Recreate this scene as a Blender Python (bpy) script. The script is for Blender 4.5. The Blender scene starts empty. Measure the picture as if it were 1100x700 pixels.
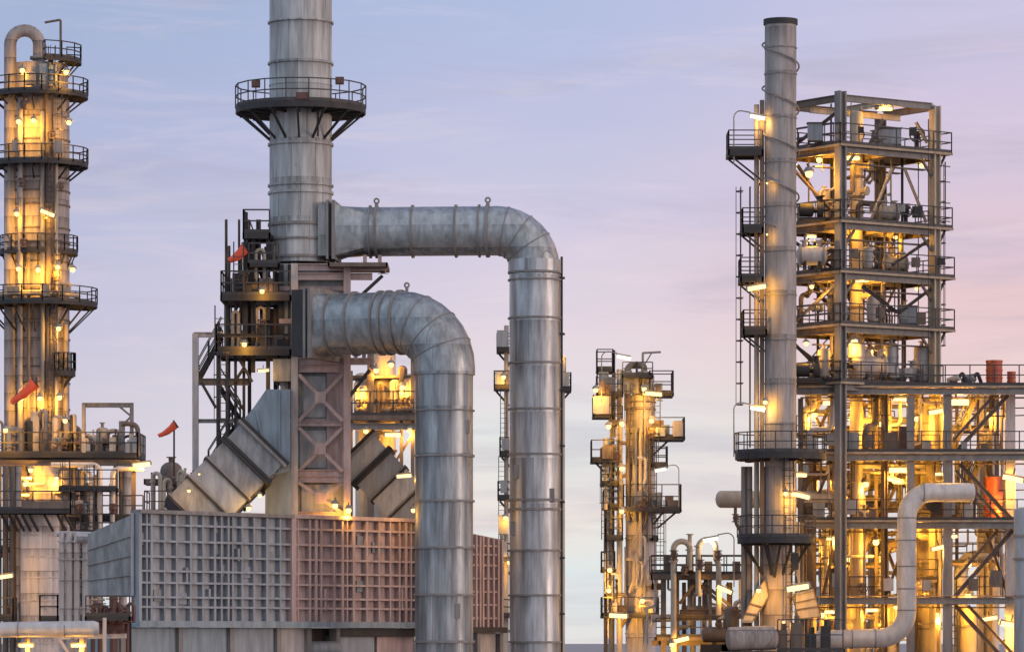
import bpy, math, random
from mathutils import Vector
R = math.radians
PI = math.pi
rng = random.Random(7)
sc = bpy.context.scene
COL = sc.collection
# ---------------------------------------------------------------- camera model
F, CZ, HY, CX = 4500.0, 9.0, 690.0, 550.0      # long lens, level, with vertical shift
def X(px, D): return (px - CX) / F * D
def Z(py, D): return CZ + (HY - py) / F * D
def P(px, py, D): return Vector((X(px, D), D, Z(py, D)))
def S(D): return D / F                          # metres per photo pixel at distance D

cam = bpy.data.cameras.new('camera')
cam.sensor_width = 36.0
cam.lens = F / 1100.0 * 36.0
cam.shift_y = (HY - 350.0) / 1100.0
cam.clip_end = 60000
cam.clip_start = 1
co = bpy.data.objects.new('camera', cam)
co.location = (0, 0, CZ)
co.rotation_euler = (R(90), 0, 0)
COL.objects.link(co)
sc.camera = co

# ---------------------------------------------------------------- mesh builder
class MB:
    def __init__(s): s.v = []; s.f = []
    def add(s, vs, fs):
        o = len(s.v)
        s.v += [tuple(v) for v in vs]
        s.f += [tuple(i + o for i in f) for f in fs]
        return s
    def box(s, x0, x1, y0, y1, z0, z1):
        return s.add([(x0,y0,z0),(x1,y0,z0),(x1,y1,z0),(x0,y1,z0),(x0,y0,z1),(x1,y0,z1),(x1,y1,z1),(x0,y1,z1)],
              [(0,3,2,1),(4,5,6,7),(0,1,5,4),(1,2,6,5),(2,3,7,6),(3,0,4,7)])
    def hexa(s, a):     # 8 points: bottom ring then top ring
        return s.add(a, [(0,3,2,1),(4,5,6,7),(0,1,5,4),(1,2,6,5),(2,3,7,6),(3,0,4,7)])
    @staticmethod
    def basis(p, q, up=None):
        d = (Vector(q) - Vector(p)); L = d.length; d = d / max(L, 1e-9)
        u = Vector(up) if up else (Vector((0,0,1)) if abs(d.z) < .95 else Vector((0,1,0)))
        a = d.cross(u).normalized(); b = a.cross(d).normalized()
        return d, a, b, L
    def bar(s, p, q, w, h=None, up=None):
        h = h or w; p = Vector(p); q = Vector(q); d, a, b, L = s.basis(p, q, up)
        r = [(-w/2,-h/2),(w/2,-h/2),(w/2,h/2),(-w/2,h/2)]
        return s.hexa([p + a*x + b*y for x, y in r] + [q + a*x + b*y for x, y in r])
    def ibeam(s, p, q, w, h=None, t=None, up=None):
        h = h or w; t = t or w * .14; p = Vector(p); q = Vector(q); d, a, b, L = s.basis(p, q, up)
        W, H = w/2, h/2; k = t/2
        r = [(-W,-H),(W,-H),(W,-H+t),(k,-H+t),(k,H-t),(W,H-t),(W,H),(-W,H),(-W,H-t),(-k,H-t),(-k,-H+t),(-W,-H+t)]
        n = len(r)
        vs = [p + a*x + b*y for x, y in r] + [q + a*x + b*y for x, y in r]
        fs = [(i, (i+1) % n, (i+1) % n + n, i + n) for i in range(n)]
        fs += [(0,11,2,1),(11,10,3,2),(10,9,4,3),(9,8,5,4),(8,7,6,5)]
        fs += [tuple(j + n for j in reversed(f)) for f in fs[n:n+5]]
        return s.add(vs, fs)
    def cyl(s, p, q, r, r2=None, n=16, cap=True, dome=0):
        r2 = r if r2 is None else r2
        p = Vector(p); q = Vector(q); d, a, b, L = s.basis(p, q)
        rings = [(p, r), (q, r2)]
        if dome:
            rings = []
            for k in (3, 2, 1):
                t = k/3.3*PI/2; rings.append((p - d*dome*r*math.sin(t), r*math.cos(t)))
            rings += [(p, r), (q, r2)]
            for k in (1, 2, 3):
                t = k/3.3*PI/2; rings.append((q + d*dome*r2*math.sin(t), r2*math.cos(t)))
        vs = []
        for c, rr in rings:
            vs += [c + a*rr*math.cos(2*PI*i/n) + b*rr*math.sin(2*PI*i/n) for i in range(n)]
        fs = [(k*n+i, k*n+(i+1) % n, (k+1)*n+(i+1) % n, (k+1)*n+i) for k in range(len(rings)-1) for i in range(n)]
        if cap: fs += [tuple(range(n-1, -1, -1)), tuple(range((len(rings)-1)*n, len(rings)*n))]
        return s.add(vs, fs)
    def tube(s, pts, r, n=10, cap=True):
        pts = [Vector(p) for p in pts]
        m = len(pts); T = []
        for i in range(m):
            d = Vector((0,0,0))
            if i: d += (pts[i]-pts[i-1]).normalized()
            if i < m-1: d += (pts[i+1]-pts[i]).normalized()
            T.append(d.normalized())
        d0 = T[0]; u = Vector((0,0,1)) if abs(d0.z) < .9 else Vector((1,0,0))
        a = d0.cross(u).normalized(); vs = []
        for i in range(m):
            t = T[i]
            a = (a - t*a.dot(t)).normalized(); b = t.cross(a)
            k = 1.0
            if 0 < i < m-1:
                c = (pts[i]-pts[i-1]).normalized().dot(t); k = 1/max(c, .5)
            # widen in the bend plane so mitred joints keep their bore
            if k > 1.001:
                bend = ((pts[i+1]-pts[i]).normalized() - (pts[i]-pts[i-1]).normalized()).normalized()
            for j in range(n):
                o = a*math.cos(2*PI*j/n) + b*math.sin(2*PI*j/n)
                if k > 1.001: o = o + bend*(o.dot(bend)*(k-1))
                vs.append(pts[i] + o*r)
        fs = [(k*n+i, k*n+(i+1) % n, (k+1)*n+(i+1) % n, (k+1)*n+i) for k in range(m-1) for i in range(n)]
        if cap: fs += [tuple(range(n-1, -1, -1)), tuple(range((m-1)*n, m*n))]
        return s.add(vs, fs)
    def lathe(s, c, prof, n=32, axis=(0,0,1), a0=0, a1=2*PI, close=True):
        """prof: closed list of (radius, height) revolved about axis at c"""
        c = Vector(c); ax = Vector(axis).normalized()
        u = Vector((1,0,0)) if abs(ax.x) < .9 else Vector((0,0,1))
        b = ax.cross(u).normalized(); a = b.cross(ax).normalized()
        full = abs(a1-a0-2*PI) < 1e-6; N = n if full else n+1; k = len(prof)
        vs = []
        for i in range(N):
            t = a0 + (a1-a0)*i/n; o = a*math.cos(t) + b*math.sin(t)
            vs += [c + o*r + ax*h for r, h in prof]
        fs = []; kk = k if close else k-1
        for i in range(n):
            i2 = (i+1) % N
            for j in range(kk):
                fs.append((i*k+j, i2*k+j, i2*k+(j+1) % k, i*k+(j+1) % k))
        if not full and close: fs += [tuple(range(k)), tuple(range((N-1)*k+k-1, (N-1)*k-1, -1))]
        return s.add(vs, fs)
    def ring(s, c, axis, r, w=.1, h=.06, n=32, a0=0, a1=2*PI):
        return s.lathe(c, [(r-.03,-w/2),(r+h,-w/2),(r+h,w/2),(r-.03,w/2)], n, axis, a0, a1)
    def plate(s, poly, z0, z1):
        n = len(poly)
        vs = [(x,y,z0) for x,y in poly] + [(x,y,z1) for x,y in poly]
        return s.add(vs, [tuple(range(n-1,-1,-1)), tuple(range(n,2*n))] + [(i,(i+1)%n,(i+1)%n+n,i+n) for i in range(n)])
    def sphere(s, c, r, n=12, m=8, sz=1.0):
        c = Vector(c); prof = [(max(r*math.sin(PI*j/m), .0005), -r*sz*math.cos(PI*j/m)) for j in range(m+1)]
        return s.lathe(c, prof, n, close=False)

OFF = {}
def _mesh(name, mb, mat, off):
    me = bpy.data.meshes.new(name)
    me.from_pydata([(v[0]-off[0], v[1]-off[1], v[2]-off[2]) for v in mb.v], [], mb.f)
    me.materials.append(mat)
    me.shade_smooth()
    me.set_sharp_from_angle(angle=R(32))
    me.update()
    return me
def tag(o, label=None, cat=None, group=None, kind=None):
    if label: o['label'] = label
    if cat: o['category'] = cat
    if group: o['group'] = group
    if kind: o['kind'] = kind
def thing(name, label, cat, base, group=None):
    o = bpy.data.objects.new(name, None); COL.objects.link(o)
    o.location = base; o.empty_display_size = .5; tag(o, label, cat, group, 'thing')
    OFF[o.name] = Vector(base)
    return o
def part(name, mb, mat, parent, label=None, kind=None):
    off = OFF[parent.name]
    o = bpy.data.objects.new(name, _mesh(name, mb, mat, off)); COL.objects.link(o)
    o.parent = parent; OFF[o.name] = off
    tag(o, label, kind=kind)
    return o
def solo(name, mb, mat, label, cat, base, group=None, kind='thing'):
    o = bpy.data.objects.new(name, _mesh(name, mb, mat, Vector(base))); COL.objects.link(o)
    o.location = base; tag(o, label, cat, group, kind); OFF[o.name] = Vector(base)
    return o
def copy_tree(o, parent=None):
    c = o.copy(); COL.objects.link(c)
    if parent: c.parent = parent
    for ch in list(o.children): copy_tree(ch, c)
    return c

# ---------------------------------------------------------------- materials
def nd(nt, t, **kw):
    n = nt.nodes.new(t)
    for k, v in kw.items(): setattr(n, k, v)
    return n
def metal(name, col, dark=.62, rough=.55, metallic=.0, rust=0.0, rustcol=(.16,.075,.04), seam=0.0, seamw=.03, course=0.0, tone=.12, scale=1.0, streak=.22, bump=.08):
    m = bpy.data.materials.new(name); m.use_nodes = True; nt = m.node_tree; L = nt.links.new
    b = nt.nodes['Principled BSDF']
    tc = nd(nt, 'ShaderNodeTexCoord')
    mp = nd(nt, 'ShaderNodeMapping'); mp.inputs['Scale'].default_value = (1.7*scale, 1.7*scale, streak*scale)
    L(tc.outputs['Object'], mp.inputs['Vector'])
    n1 = nd(nt, 'ShaderNodeTexNoise'); n1.inputs['Scale'].default_value = 1.6; n1.inputs['Detail'].default_value = 7; n1.inputs['Roughness'].default_value = .62
    L(mp.outputs[0], n1.inputs['Vector'])
    r1 = nd(nt, 'ShaderNodeMapRange'); r1.inputs[1].default_value = .32; r1.inputs[2].default_value = .68; r1.inputs[3].default_value = dark; r1.inputs[4].default_value = 1.12
    L(n1.outputs['Fac'], r1.inputs[0])
    fac = r1.outputs[0]
    sep = nd(nt, 'ShaderNodeSeparateXYZ'); L(tc.outputs['Object'], sep.inputs[0])
    def mul(x, y):
        k = nd(nt, 'ShaderNodeMath', operation='MULTIPLY'); L(x, k.inputs[0])
        if isinstance(y, (int, float)): k.inputs[1].default_value = y
        else: L(y, k.inputs[1])
        return k.outputs[0]
    if course:
        dv = nd(nt, 'ShaderNodeMath', operation='DIVIDE'); L(sep.outputs[2], dv.inputs[0]); dv.inputs[1].default_value = course
        fl = nd(nt, 'ShaderNodeMath', operation='FLOOR'); L(dv.outputs[0], fl.inputs[0])
        at = nd(nt, 'ShaderNodeMath', operation='ARCTAN2'); L(sep.outputs[1], at.inputs[0]); L(sep.outputs[0], at.inputs[1])
        am = nd(nt, 'ShaderNodeMath', operation='MULTIPLY'); L(at.outputs[0], am.inputs[0]); am.inputs[1].default_value = 1.27
        ad = nd(nt, 'ShaderNodeMath', operation='MULTIPLY_ADD'); L(fl.outputs[0], ad.inputs[0]); ad.inputs[1].default_value = .37; L(am.outputs[0], ad.inputs[2])
        af = nd(nt, 'ShaderNodeMath', operation='FLOOR'); L(ad.outputs[0], af.inputs[0])
        ag = nd(nt, 'ShaderNodeMath', operation='FRACT'); L(ad.outputs[0], ag.inputs[0])
        al_ = nd(nt, 'ShaderNodeMath', operation='LESS_THAN'); L(ag.outputs[0], al_.inputs[0]); al_.inputs[1].default_value = .035
        am_ = nd(nt, 'ShaderNodeMapRange'); am_.inputs[3].default_value = 1; am_.inputs[4].default_value = .62; L(al_.outputs[0], am_.inputs[0])
        fac = mul(fac, am_.outputs[0])
        cb = nd(nt, 'ShaderNodeCombineXYZ'); L(af.outputs[0], cb.inputs[0]); L(fl.outputs[0], cb.inputs[1])
        fr0 = nd(nt, 'ShaderNodeMath', operation='FRACT'); L(dv.outputs[0], fr0.inputs[0])
        n3 = nd(nt, 'ShaderNodeTexNoise'); n3.inputs['Scale'].default_value = 1; n3.inputs['Detail'].default_value = 4
        mp3 = nd(nt, 'ShaderNodeMapping'); mp3.inputs['Scale'].default_value = (4.5*scale, 4.5*scale, .12); L(tc.outputs['Object'], mp3.inputs[0]); L(mp3.outputs[0], n3.inputs['Vector'])
        a1 = nd(nt, 'ShaderNodeMath', operation='MULTIPLY'); L(n3.outputs['Fac'], a1.inputs[0]); L(fr0.outputs[0], a1.inputs[1])
        s1 = nd(nt, 'ShaderNodeMapRange'); s1.inputs[1].default_value = .30; s1.inputs[2].default_value = .62; s1.inputs[3].default_value = 1.04; s1.inputs[4].default_value = .55; L(a1.outputs[0], s1.inputs[0])
        fac = mul(fac, s1.outputs[0])
        wn = nd(nt, 'ShaderNodeTexWhiteNoise'); L(cb.outputs[0], wn.inputs[0])
        cr = nd(nt, 'ShaderNodeMapRange'); cr.inputs[3].default_value = 1-tone; cr.inputs[4].default_value = 1+tone; L(wn.outputs['Value'], cr.inputs[0])
        fac = mul(fac, cr.outputs[0])
    if seam:
        dv = nd(nt, 'ShaderNodeMath', operation='DIVIDE'); L(sep.outputs[2], dv.inputs[0]); dv.inputs[1].default_value = seam
        fr = nd(nt, 'ShaderNodeMath', operation='FRACT'); L(dv.outputs[0], fr.inputs[0])
        lt = nd(nt, 'ShaderNodeMath', operation='LESS_THAN'); L(fr.outputs[0], lt.inputs[0]); lt.inputs[1].default_value = seamw/seam
        sm = nd(nt, 'ShaderNodeMapRange'); sm.inputs[3].default_value = 1; sm.inputs[4].default_value = .45; L(lt.outputs[0], sm.inputs[0])
        fac = mul(fac, sm.outputs[0])
    mx = nd(nt, 'ShaderNodeMix', data_type='RGBA', blend_type='MULTIPLY'); mx.inputs[0].default_value = 1
    mx.inputs[6].default_value = (*col, 1); L(fac, mx.inputs[7])
    out = mx.outputs[2]
    n2 = nd(nt, 'ShaderNodeTexNoise'); n2.inputs['Scale'].default_value = 2.3*scale; n2.inputs['Detail'].default_value = 8; n2.inputs['Roughness'].default_value = .7
    mp2 = nd(nt, 'ShaderNodeMapping'); mp2.inputs['Scale'].default_value = (1, 1, .45); mp2.inputs['Location'].default_value = (13.1, 4.2, 7.7)
    L(tc.outputs['Object'], mp2.inputs[0]); L(mp2.outputs[0], n2.inputs['Vector'])
    if rust:
        rr = nd(nt, 'ShaderNodeMapRange'); rr.inputs[1].default_value = .72-rust*.35; rr.inputs[2].default_value = .80-rust*.3; rr.inputs[4].default_value = .85
        L(n2.outputs['Fac'], rr.inputs[0])
        m2 = nd(nt, 'ShaderNodeMix', data_type='RGBA'); L(rr.outputs[0], m2.inputs[0]); L(out, m2.inputs[6]); m2.inputs[7].default_value = (*rustcol, 1)
        out = m2.outputs[2]
    L(out, b.inputs['Base Color'])
    rg = nd(nt, 'ShaderNodeMapRange'); rg.inputs[3].default_value = rough-.12; rg.inputs[4].default_value = min(rough+.18, 1); L(n2.outputs['Fac'], rg.inputs[0]); L(rg.outputs[0], b.inputs['Roughness'])
    b.inputs['Metallic'].default_value = metallic
    if bump:
        bp = nd(nt, 'ShaderNodeBump'); bp.inputs['Strength'].default_value = bump; bp.inputs['Distance'].default_value = .08
        L(n2.outputs['Fac'], bp.inputs['Height']); L(bp.outputs[0], b.inputs['Normal'])
    return m
def emit(name, col, st):
    m = bpy.data.materials.new(name); m.use_nodes = True; nt = m.node_tree
    nt.nodes.remove(nt.nodes['Principled BSDF'])
    e = nd(nt, 'ShaderNodeEmission'); e.inputs[0].default_value = (*col, 1); e.inputs[1].default_value = st
    nt.links.new(e.outputs[0], nt.nodes['Material Output'].inputs[0])
    m.cycles.emission_sampling = 'NONE'
    return m
STACK = metal('weathered_steel_stack', (.40,.405,.40), dark=.48, rough=.55, metallic=.15, rust=.22, course=1.95, tone=.13, streak=.16)
CLAD = metal('galvanised_cladding', (.43,.44,.455), dark=.5, rough=.36, metallic=.4, rust=.10, course=2.27, tone=.16, streak=.2)
CLADH = metal('galvanised_elbow', (.36,.385,.395), dark=.6, rough=.36, metallic=.4, rust=.14, course=1.1, tone=.08, streak=.8)
CLADL = metal('dull_blue_cladding', (.29,.31,.325), dark=.40, rough=.36, metallic=.4, rust=.16, rustcol=(.30,.24,.25), course=2.27, tone=.22, streak=.2)
CLADLH = metal('dull_blue_elbow', (.30,.32,.33), dark=.58, rough=.36, metallic=.4, rust=.14, course=1.3, tone=.08, streak=.8)
INSUL = metal('insulation_jacket', (.48,.42,.39), dark=.72, rough=.6, seam=1.55, seamw=.06, course=1.55, tone=.08, streak=.2)
INSULB = metal('brown_insulation_jacket', (.31,.26,.235), dark=.65, rough=.6, seam=1.3, seamw=.06, course=1.3, tone=.10, streak=.2, rust=.08)
CHIM = metal('grey_chimney_steel', (.30,.272,.26), dark=.65, rough=.55, course=2.26, tone=.07, streak=.25, rust=.06)
PIPE = metal('pipe_jacket', (.48,.45,.43), dark=.75, rough=.5, metallic=.15, streak=.5)
TANP = metal('tan_process_pipe', (.42,.35,.27), dark=.7, rough=.55, streak=.4, rust=.08)
GREY = metal('grey_structural_steel', (.215,.20,.19), dark=.65, rough=.6, streak=.4, rust=.16)
BROWN = metal('brown_structural_steel', (.15,.11,.085), dark=.6, rough=.65, streak=.4, rust=.15)
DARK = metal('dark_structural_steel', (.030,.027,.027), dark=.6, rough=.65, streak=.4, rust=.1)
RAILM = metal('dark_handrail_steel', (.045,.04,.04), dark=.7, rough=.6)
PALE = metal('pale_painted_steel', (.44,.40,.38), dark=.7, rough=.6, streak=.4, rust=.12)
PINK = metal('primed_pink_steel', (.42,.31,.29), dark=.66, rough=.62, streak=.35, rust=.14)
PINKP = metal('faded_pink_panel', (.46,.34,.32), dark=.55, rough=.62, streak=.3, rust=.06)
BLUEP = metal('blue_grey_panel', (.23,.28,.315), dark=.68, rough=.6, streak=.3, rust=.05)
GREYP = metal('grey_panel', (.27,.295,.325), dark=.66, rough=.6, streak=.3, rust=.07)
DUCTP = metal('duct_plate', (.27,.275,.275), dark=.5, rough=.6, streak=.5, rust=.1)
ORANGE = metal('orange_red_paint', (.45,.09,.04), dark=.55, rough=.5)
SOCK = metal('orange_sock_cloth', (.75,.11,.05), dark=.85, rough=.9, bump=0)
REDB = metal('red_oxide_primer', (.13,.06,.045), dark=.6, rough=.6, rust=.1)
EQUIP = metal('grey_equipment_paint', (.26,.27,.28), dark=.65, rough=.5, rust=.1)
SODIUM = emit('lit_sodium_tube', (1.0, .76, .34), 2.0)
AMBER = emit('lit_amber_bulb', (1.0, .72, .28), 2.2)
WARMW = emit('lit_warm_tube', (1.0, .86, .62), 1.8)

# ---------------------------------------------------------------- plant helpers
def rail_mb(mb, pts, h=1.1, closed=False, step=1.35, t=.055, toe=True):
    pts = [Vector(p) for p in pts]
    segs = list(zip(pts, pts[1:] + ([pts[0]] if closed else [])))
    if not closed: segs = segs[:len(pts)-1]
    for a, b in segs:
        for k in (1.0, .52):
            o = Vector((0,0,h*k)); mb.bar(a+o, b+o, t, t)
        if toe: o = Vector((0,0,.1)); mb.bar(a+o, b+o, .02, .16)
        m = max(1, int(round((b-a).length/step)))
        for i in range(m + (0 if closed else 1)):
            q = a.lerp(b, i/m); mb.bar(q, q + Vector((0,0,h)), t*1.05, t*1.05)
    return mb
def ladder(th, x, y, z0, z1, ang=-90, cage=True, mat=None):
    """vertical ladder; ang = direction the climber's back faces"""
    a = R(ang); o = Vector((math.cos(a), math.sin(a), 0)); w = Vector((-o.y, o.x, 0))
    b = Vector((x, y, z0)); H = z1-z0; mb = MB()
    for s in (-1, 1): mb.bar(b + w*s*.24, b + w*s*.24 + Vector((0,0,H)), .06, .06)
    n = int(H/.38)
    for i in range(1, n): mb.bar(b - w*.24 + Vector((0,0,i*.38)), b + w*.24 + Vector((0,0,i*.38)), .035, .035)
    l = part('ladder', mb, mat or RAILM, th)
    if cage and H > 3:
        cg = MB()
        for k in range(int((H-2.2)/1.1)+1):
            z = z0 + 2.2 + k*1.1
            pts = [b + Vector((0,0,z-z0)) + o*(.36+.36*math.sin(t)) + w*.36*math.cos(t) for t in [R(v) for v in (0,36,72,108,144,180)]]
            for p, q in zip(pts, pts[1:]): cg.bar(p, q, .04, .05)
        for v in (20, 90, 160):
            q = b + o*(.36+.36*math.sin(R(v))) + w*.36*math.cos(R(v))
            cg.bar(q + Vector((0,0,2.2)), q + Vector((0,0,H)), .035, .035)
        part('safety_cage', cg, mat or RAILM, l)
    return l
def round_platform(th, c, z, ri, ro, a0=0, a1=360, brackets=6, drop=1.5, mat=None, rmat=None, rail=True, h=1.1, t=.14, rt=.055):
    c = Vector((c[0], c[1], 0)); full = a1-a0 >= 360; n = max(6, int((a1-a0)/12))
    mb = MB().lathe(c + Vector((0,0,z)), [(ri,-t),(ro-.02,-t),(ro-.02,0),(ri,0)], n, a0=R(a0), a1=R(a1))
    mb.lathe(c + Vector((0,0,z)), [(ro-.06,-t-.12),(ro,-t-.12),(ro,.02),(ro-.06,.02)], n, a0=R(a0), a1=R(a1))
    pl = part('platform', mb, mat or DARK, th)
    if rail:
        m = max(3, int((a1-a0)/20)); k = m if full else m+1
        pts = [c + Vector((ro*math.cos(R(a0+(a1-a0)*i/m)), ro*math.sin(R(a0+(a1-a0)*i/m)), z)) for i in range(k)]
        if not full:
            e0 = c + (pts[0]-c)*1; 
            pts = [c + Vector((ri*math.cos(R(a0)), ri*math.sin(R(a0)), z))] + pts + [c + Vector((ri*math.cos(R(a1)), ri*math.sin(R(a1)), z))]
        part('railing', rail_mb(MB(), pts, h=h, closed=full, t=rt), rmat or RAILM, pl)
    for i in range(brackets):
        a = R(a0 + (a1-a0)*(i+.5)/brackets); o = Vector((math.cos(a), math.sin(a), 0))
        q = MB(); p0 = c + o*(ri-.05); zz = Vector((0,0,z-t-.12))
        q.bar(p0 + zz, c + o*(ro-.1) + zz, .12, .16)
        q.bar(p0 + zz - Vector((0,0,drop)), c + o*(ro-.25) + zz - Vector((0,0,.05)), .10, .10)
        part('bracket', q, mat or DARK, pl)
    return pl
def flat_platform(th, poly, z, edges=None, t=.16, mat=None, rmat=None, h=1.1, rt=.055, chan=.2):
    """poly: plan polygon; edges: list of railed point index runs"""
    mb = MB().plate(poly, z-t, z)
    n = len(poly)
    cx = sum(p[0] for p in poly)/n; cy = sum(p[1] for p in poly)/n
    for i in range(n):
        a = Vector((*poly[i], z-chan/2+.02)); b = Vector((*poly[(i+1) % n], z-chan/2+.02))
        d = (b-a).normalized()*.045
        mb.bar(a-d, b+d, .09, chan)
    pl = part('deck', mb, mat or DARK, th)
    if edges is None: edges = [list(range(n)) + [0]]
    for e in edges:
        part('railing', rail_mb(MB(), [Vector((*poly[i], z)) for i in e], h=h, t=rt), rmat or RAILM, pl)
    return pl
def arc_path(pts, rad, k=6):
    """polyline with rounded corners"""
    pts = [Vector(p) for p in pts]; out = [pts[0]]
    for a, b, c in zip(pts, pts[1:], pts[2:]):
        u = (a-b); v = (c-b); r = min(rad, u.length*.49, v.length*.49)
        u.normalize(); v.normalize()
        ang = u.angle(v)
        if ang > PI-.05: out.append(b); continue
        p = b + u*r; q = b + v*r
        for i in range(k+1):
            t = i/k
            out.append(p.lerp(b, t).lerp(b.lerp(q, t), t) if ang < 1.2 else _arc(p, q, b, t))
    out.append(pts[-1]); return out
def _arc(p, q, b, t):
    r = (p-b).length; m = (p+q)/2; d = (b-m)
    if d.length < 1e-6: return p.lerp(q, t)
    half = (p-q).length/2; dist = d.length
    R0 = half*math.hypot(half, dist)/dist           # radius of circle tangent at p and q
    cen = m - d.normalized()*math.sqrt(max(R0*R0-half*half, 0))
    u = (p-cen); v = (q-cen); th = u.angle(v)
    if th < 1e-4: return p.lerp(q, t)
    return cen + (u*math.sin((1-t)*th) + v*math.sin(t*th))/math.sin(th)
def pipe_mb(pts, r, bend=None, n=10, flanges=()):
    mb = MB().tube(arc_path(pts, bend if bend else r*3.2), r, n)
    pts = [Vector(p) for p in pts]
    for f in flanges:        # (segment, t)
        a, b = pts[f[0]], pts[f[0]+1]
        c = a.lerp(b, f[1]); mb.ring(c, (b-a), r, w=max(.09, r*.45), h=r*.5, n=n)
    return mb
def valve(th, c, axis, r, mat=None, name='valve'):
    """gate valve: two flanged body ends, bonnet and handwheel"""
    c = Vector(c); ax = Vector(axis).normalized(); mb = MB()
    mb.cyl(c-ax*r*2, c+ax*r*2, r*1.0, n=10); 
    for s in (-1, 1): mb.cyl(c+ax*s*r*1.7-ax*.03, c+ax*s*r*1.7+ax*.03, r*1.7, n=10)
    up = Vector((0,0,1)) if abs(ax.z) < .7 else Vector((0,-1,0))
    mb.sphere(c, r*1.35, 10, 6)
    mb.cyl(c, c+up*r*3.4, r*.55, n=8)
    v = part(name, mb, mat or EQUIP, th)
    w = MB().lathe(c+up*r*3.4, [(r*1.25,-.02),(r*1.5,-.02),(r*1.5,.03),(r*1.25,.03)], 14, axis=up)
    s1 = up.cross(Vector((.3,.5,.7))).normalized(); s2 = up.cross(s1)
    for d in (s1, s2): w.bar(c+up*r*3.4-d*r*1.3, c+up*r*3.4+d*r*1.3, .03, .03)
    part('handwheel', w, REDB, v)
    return v
def stair(th, p, q, w=.8, mat=None):
    """stair flight from p (low) to q (high) with rails"""
    p = Vector(p); q = Vector(q); d = q-p; hz = Vector((d.x, d.y, 0)).normalized(); sd = Vector((-hz.y, hz.x, 0))
    mb = MB()
    for s in (-.5, .5): mb.bar(p+sd*s*w, q+sd*s*w, .05, .24)
    n = max(3, int(abs(d.z)/.22))
    for i in range(1, n):
        c = p.lerp(q, i/n); mb.bar(c-sd*w*.5, c+sd*w*.5, .24, .04, up=(0,0,1))
    s_ = part('stair', mb, mat or DARK, th)
    rb = MB()
    for s in (-.5, .5):
        for k in (.5, 1.0): rb.bar(p+sd*s*w+Vector((0,0,k)), q+sd*s*w+Vector((0,0,k)), .05, .05)
        for i in range(0, n+1, 4):
            c = p.lerp(q, i/n)+sd*s*w; rb.bar(c, c+Vector((0,0,1)), .05, .05)
    part('railing', rb, RAILM, s_)
    return s_

_jn = [0]
def J():                                      # small depth offsets so that no two box faces share a plane
    _jn[0] += 1; return (_jn[0] % 60)*.006
# ================================================================ MAIN EXHAUST STACK
D = 209.5; s = S(D); sx = X(323.0, D); r = 33.5*s
st = thing('exhaust_stack', 'tall weathered grey exhaust stack with a round railed platform, cut off by the picture top', 'stack', (sx, D, 14.6))
zt = Z(-70, D); zb = Z(283, D)
part('shaft', MB().cyl((sx, D, zb), (sx, D, zt), r, n=56), STACK, st)
for py, w in ((-25,.1),(25,.1),(69,.1),(92.5,.05),(156,.12),(200,.10),(208,.12),(242,.14),(258,.10),(277,.12)):
    part('stiffener_ring', MB().ring((sx, D, Z(py, D)), (0,0,1), r, w=w, h=.09 if py != 92.5 else .03, n=56), STACK if py < 240 else GREY, st)
zp = Z(117, D)
pl = round_platform(st, (sx, D), zp, r-.02, 70*s, brackets=14, drop=1.35, t=.16, mat=DARK, h=1.13)
for px, dz, w in ((278,.75,.42),(367,.9,.42),(328,.05,.6)):
    q = MB(); x = X(px, D); y = D - math.sqrt(max((69*s)**2-(x-sx)**2, 0))
    q.box(x-w/2, x+w/2, y-.06, y+.18, zp+dz, zp+dz+.36)
    q.box(x-w/2+.04, x+w/2-.04, y-.1, y-.062, zp+dz+.05, zp+dz+.31)
    q.bar((x, y+.05, zp), (x, y+.05, zp+dz), .05, .05)
    part('junction_box', q, REDB, pl)
cab = MB().tube([(sx+r*.6, D-r*.83, zb+6.2), (sx+r*.6, D-r*.83, zp-.2)], .035, 6)
part('conduit', cab, DARK, st)


# ================================================================ UPPER EXHAUST DUCT (round, turning down)
k = .08
def UD(px):                                   # axis distance along the upper duct
    return 209.2 - (X(px, 209)-X(360, 209))*k
ax = Vector((1, -k, 0)).normalized()
zc = Z(248.5, 208.8)
ud = thing('exhaust_duct', 'upper thinner round duct leaving the tall stack and elbowing down', 'duct', (X(574.5, 207), 207, 0))
r1 = 26.3*s
A = Vector((X(353, UD(353)), UD(353), zc)); 
side = Vector((k, 1, 0)).normalized()
def sect(mb, c0, c1, hw, hh, hw2=None, hh2=None):      # square-ish box between two axis points
    hw2 = hw2 or hw; hh2 = hh2 or hh; U = Vector((0,0,1))
    return mb.hexa([c0-side*hw-U*hh, c0+side*hw-U*hh, c1+side*hw2-U*hh2, c1-side*hw2-U*hh2,
                    c0-side*hw+U*hh, c0+side*hw+U*hh, c1+side*hw2+U*hh2, c1-side*hw2+U*hh2])
def at(px): return Vector((X(px, UD(px)), UD(px), zc))
q = MB(); sect(q, at(345), at(354), 1.28, 1.28); part('stub_box', q, STACK, ud)
q = MB(); sect(q, at(354), at(356.5), 1.46, 1.46); sect(q, at(360), at(363), 1.46, 1.46); part('flange', q, GREY, ud)
q = MB(); sect(q, at(356.4), at(360.1), 1.30, 1.30); part('expansion_joint', q, DARK, ud)
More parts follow.
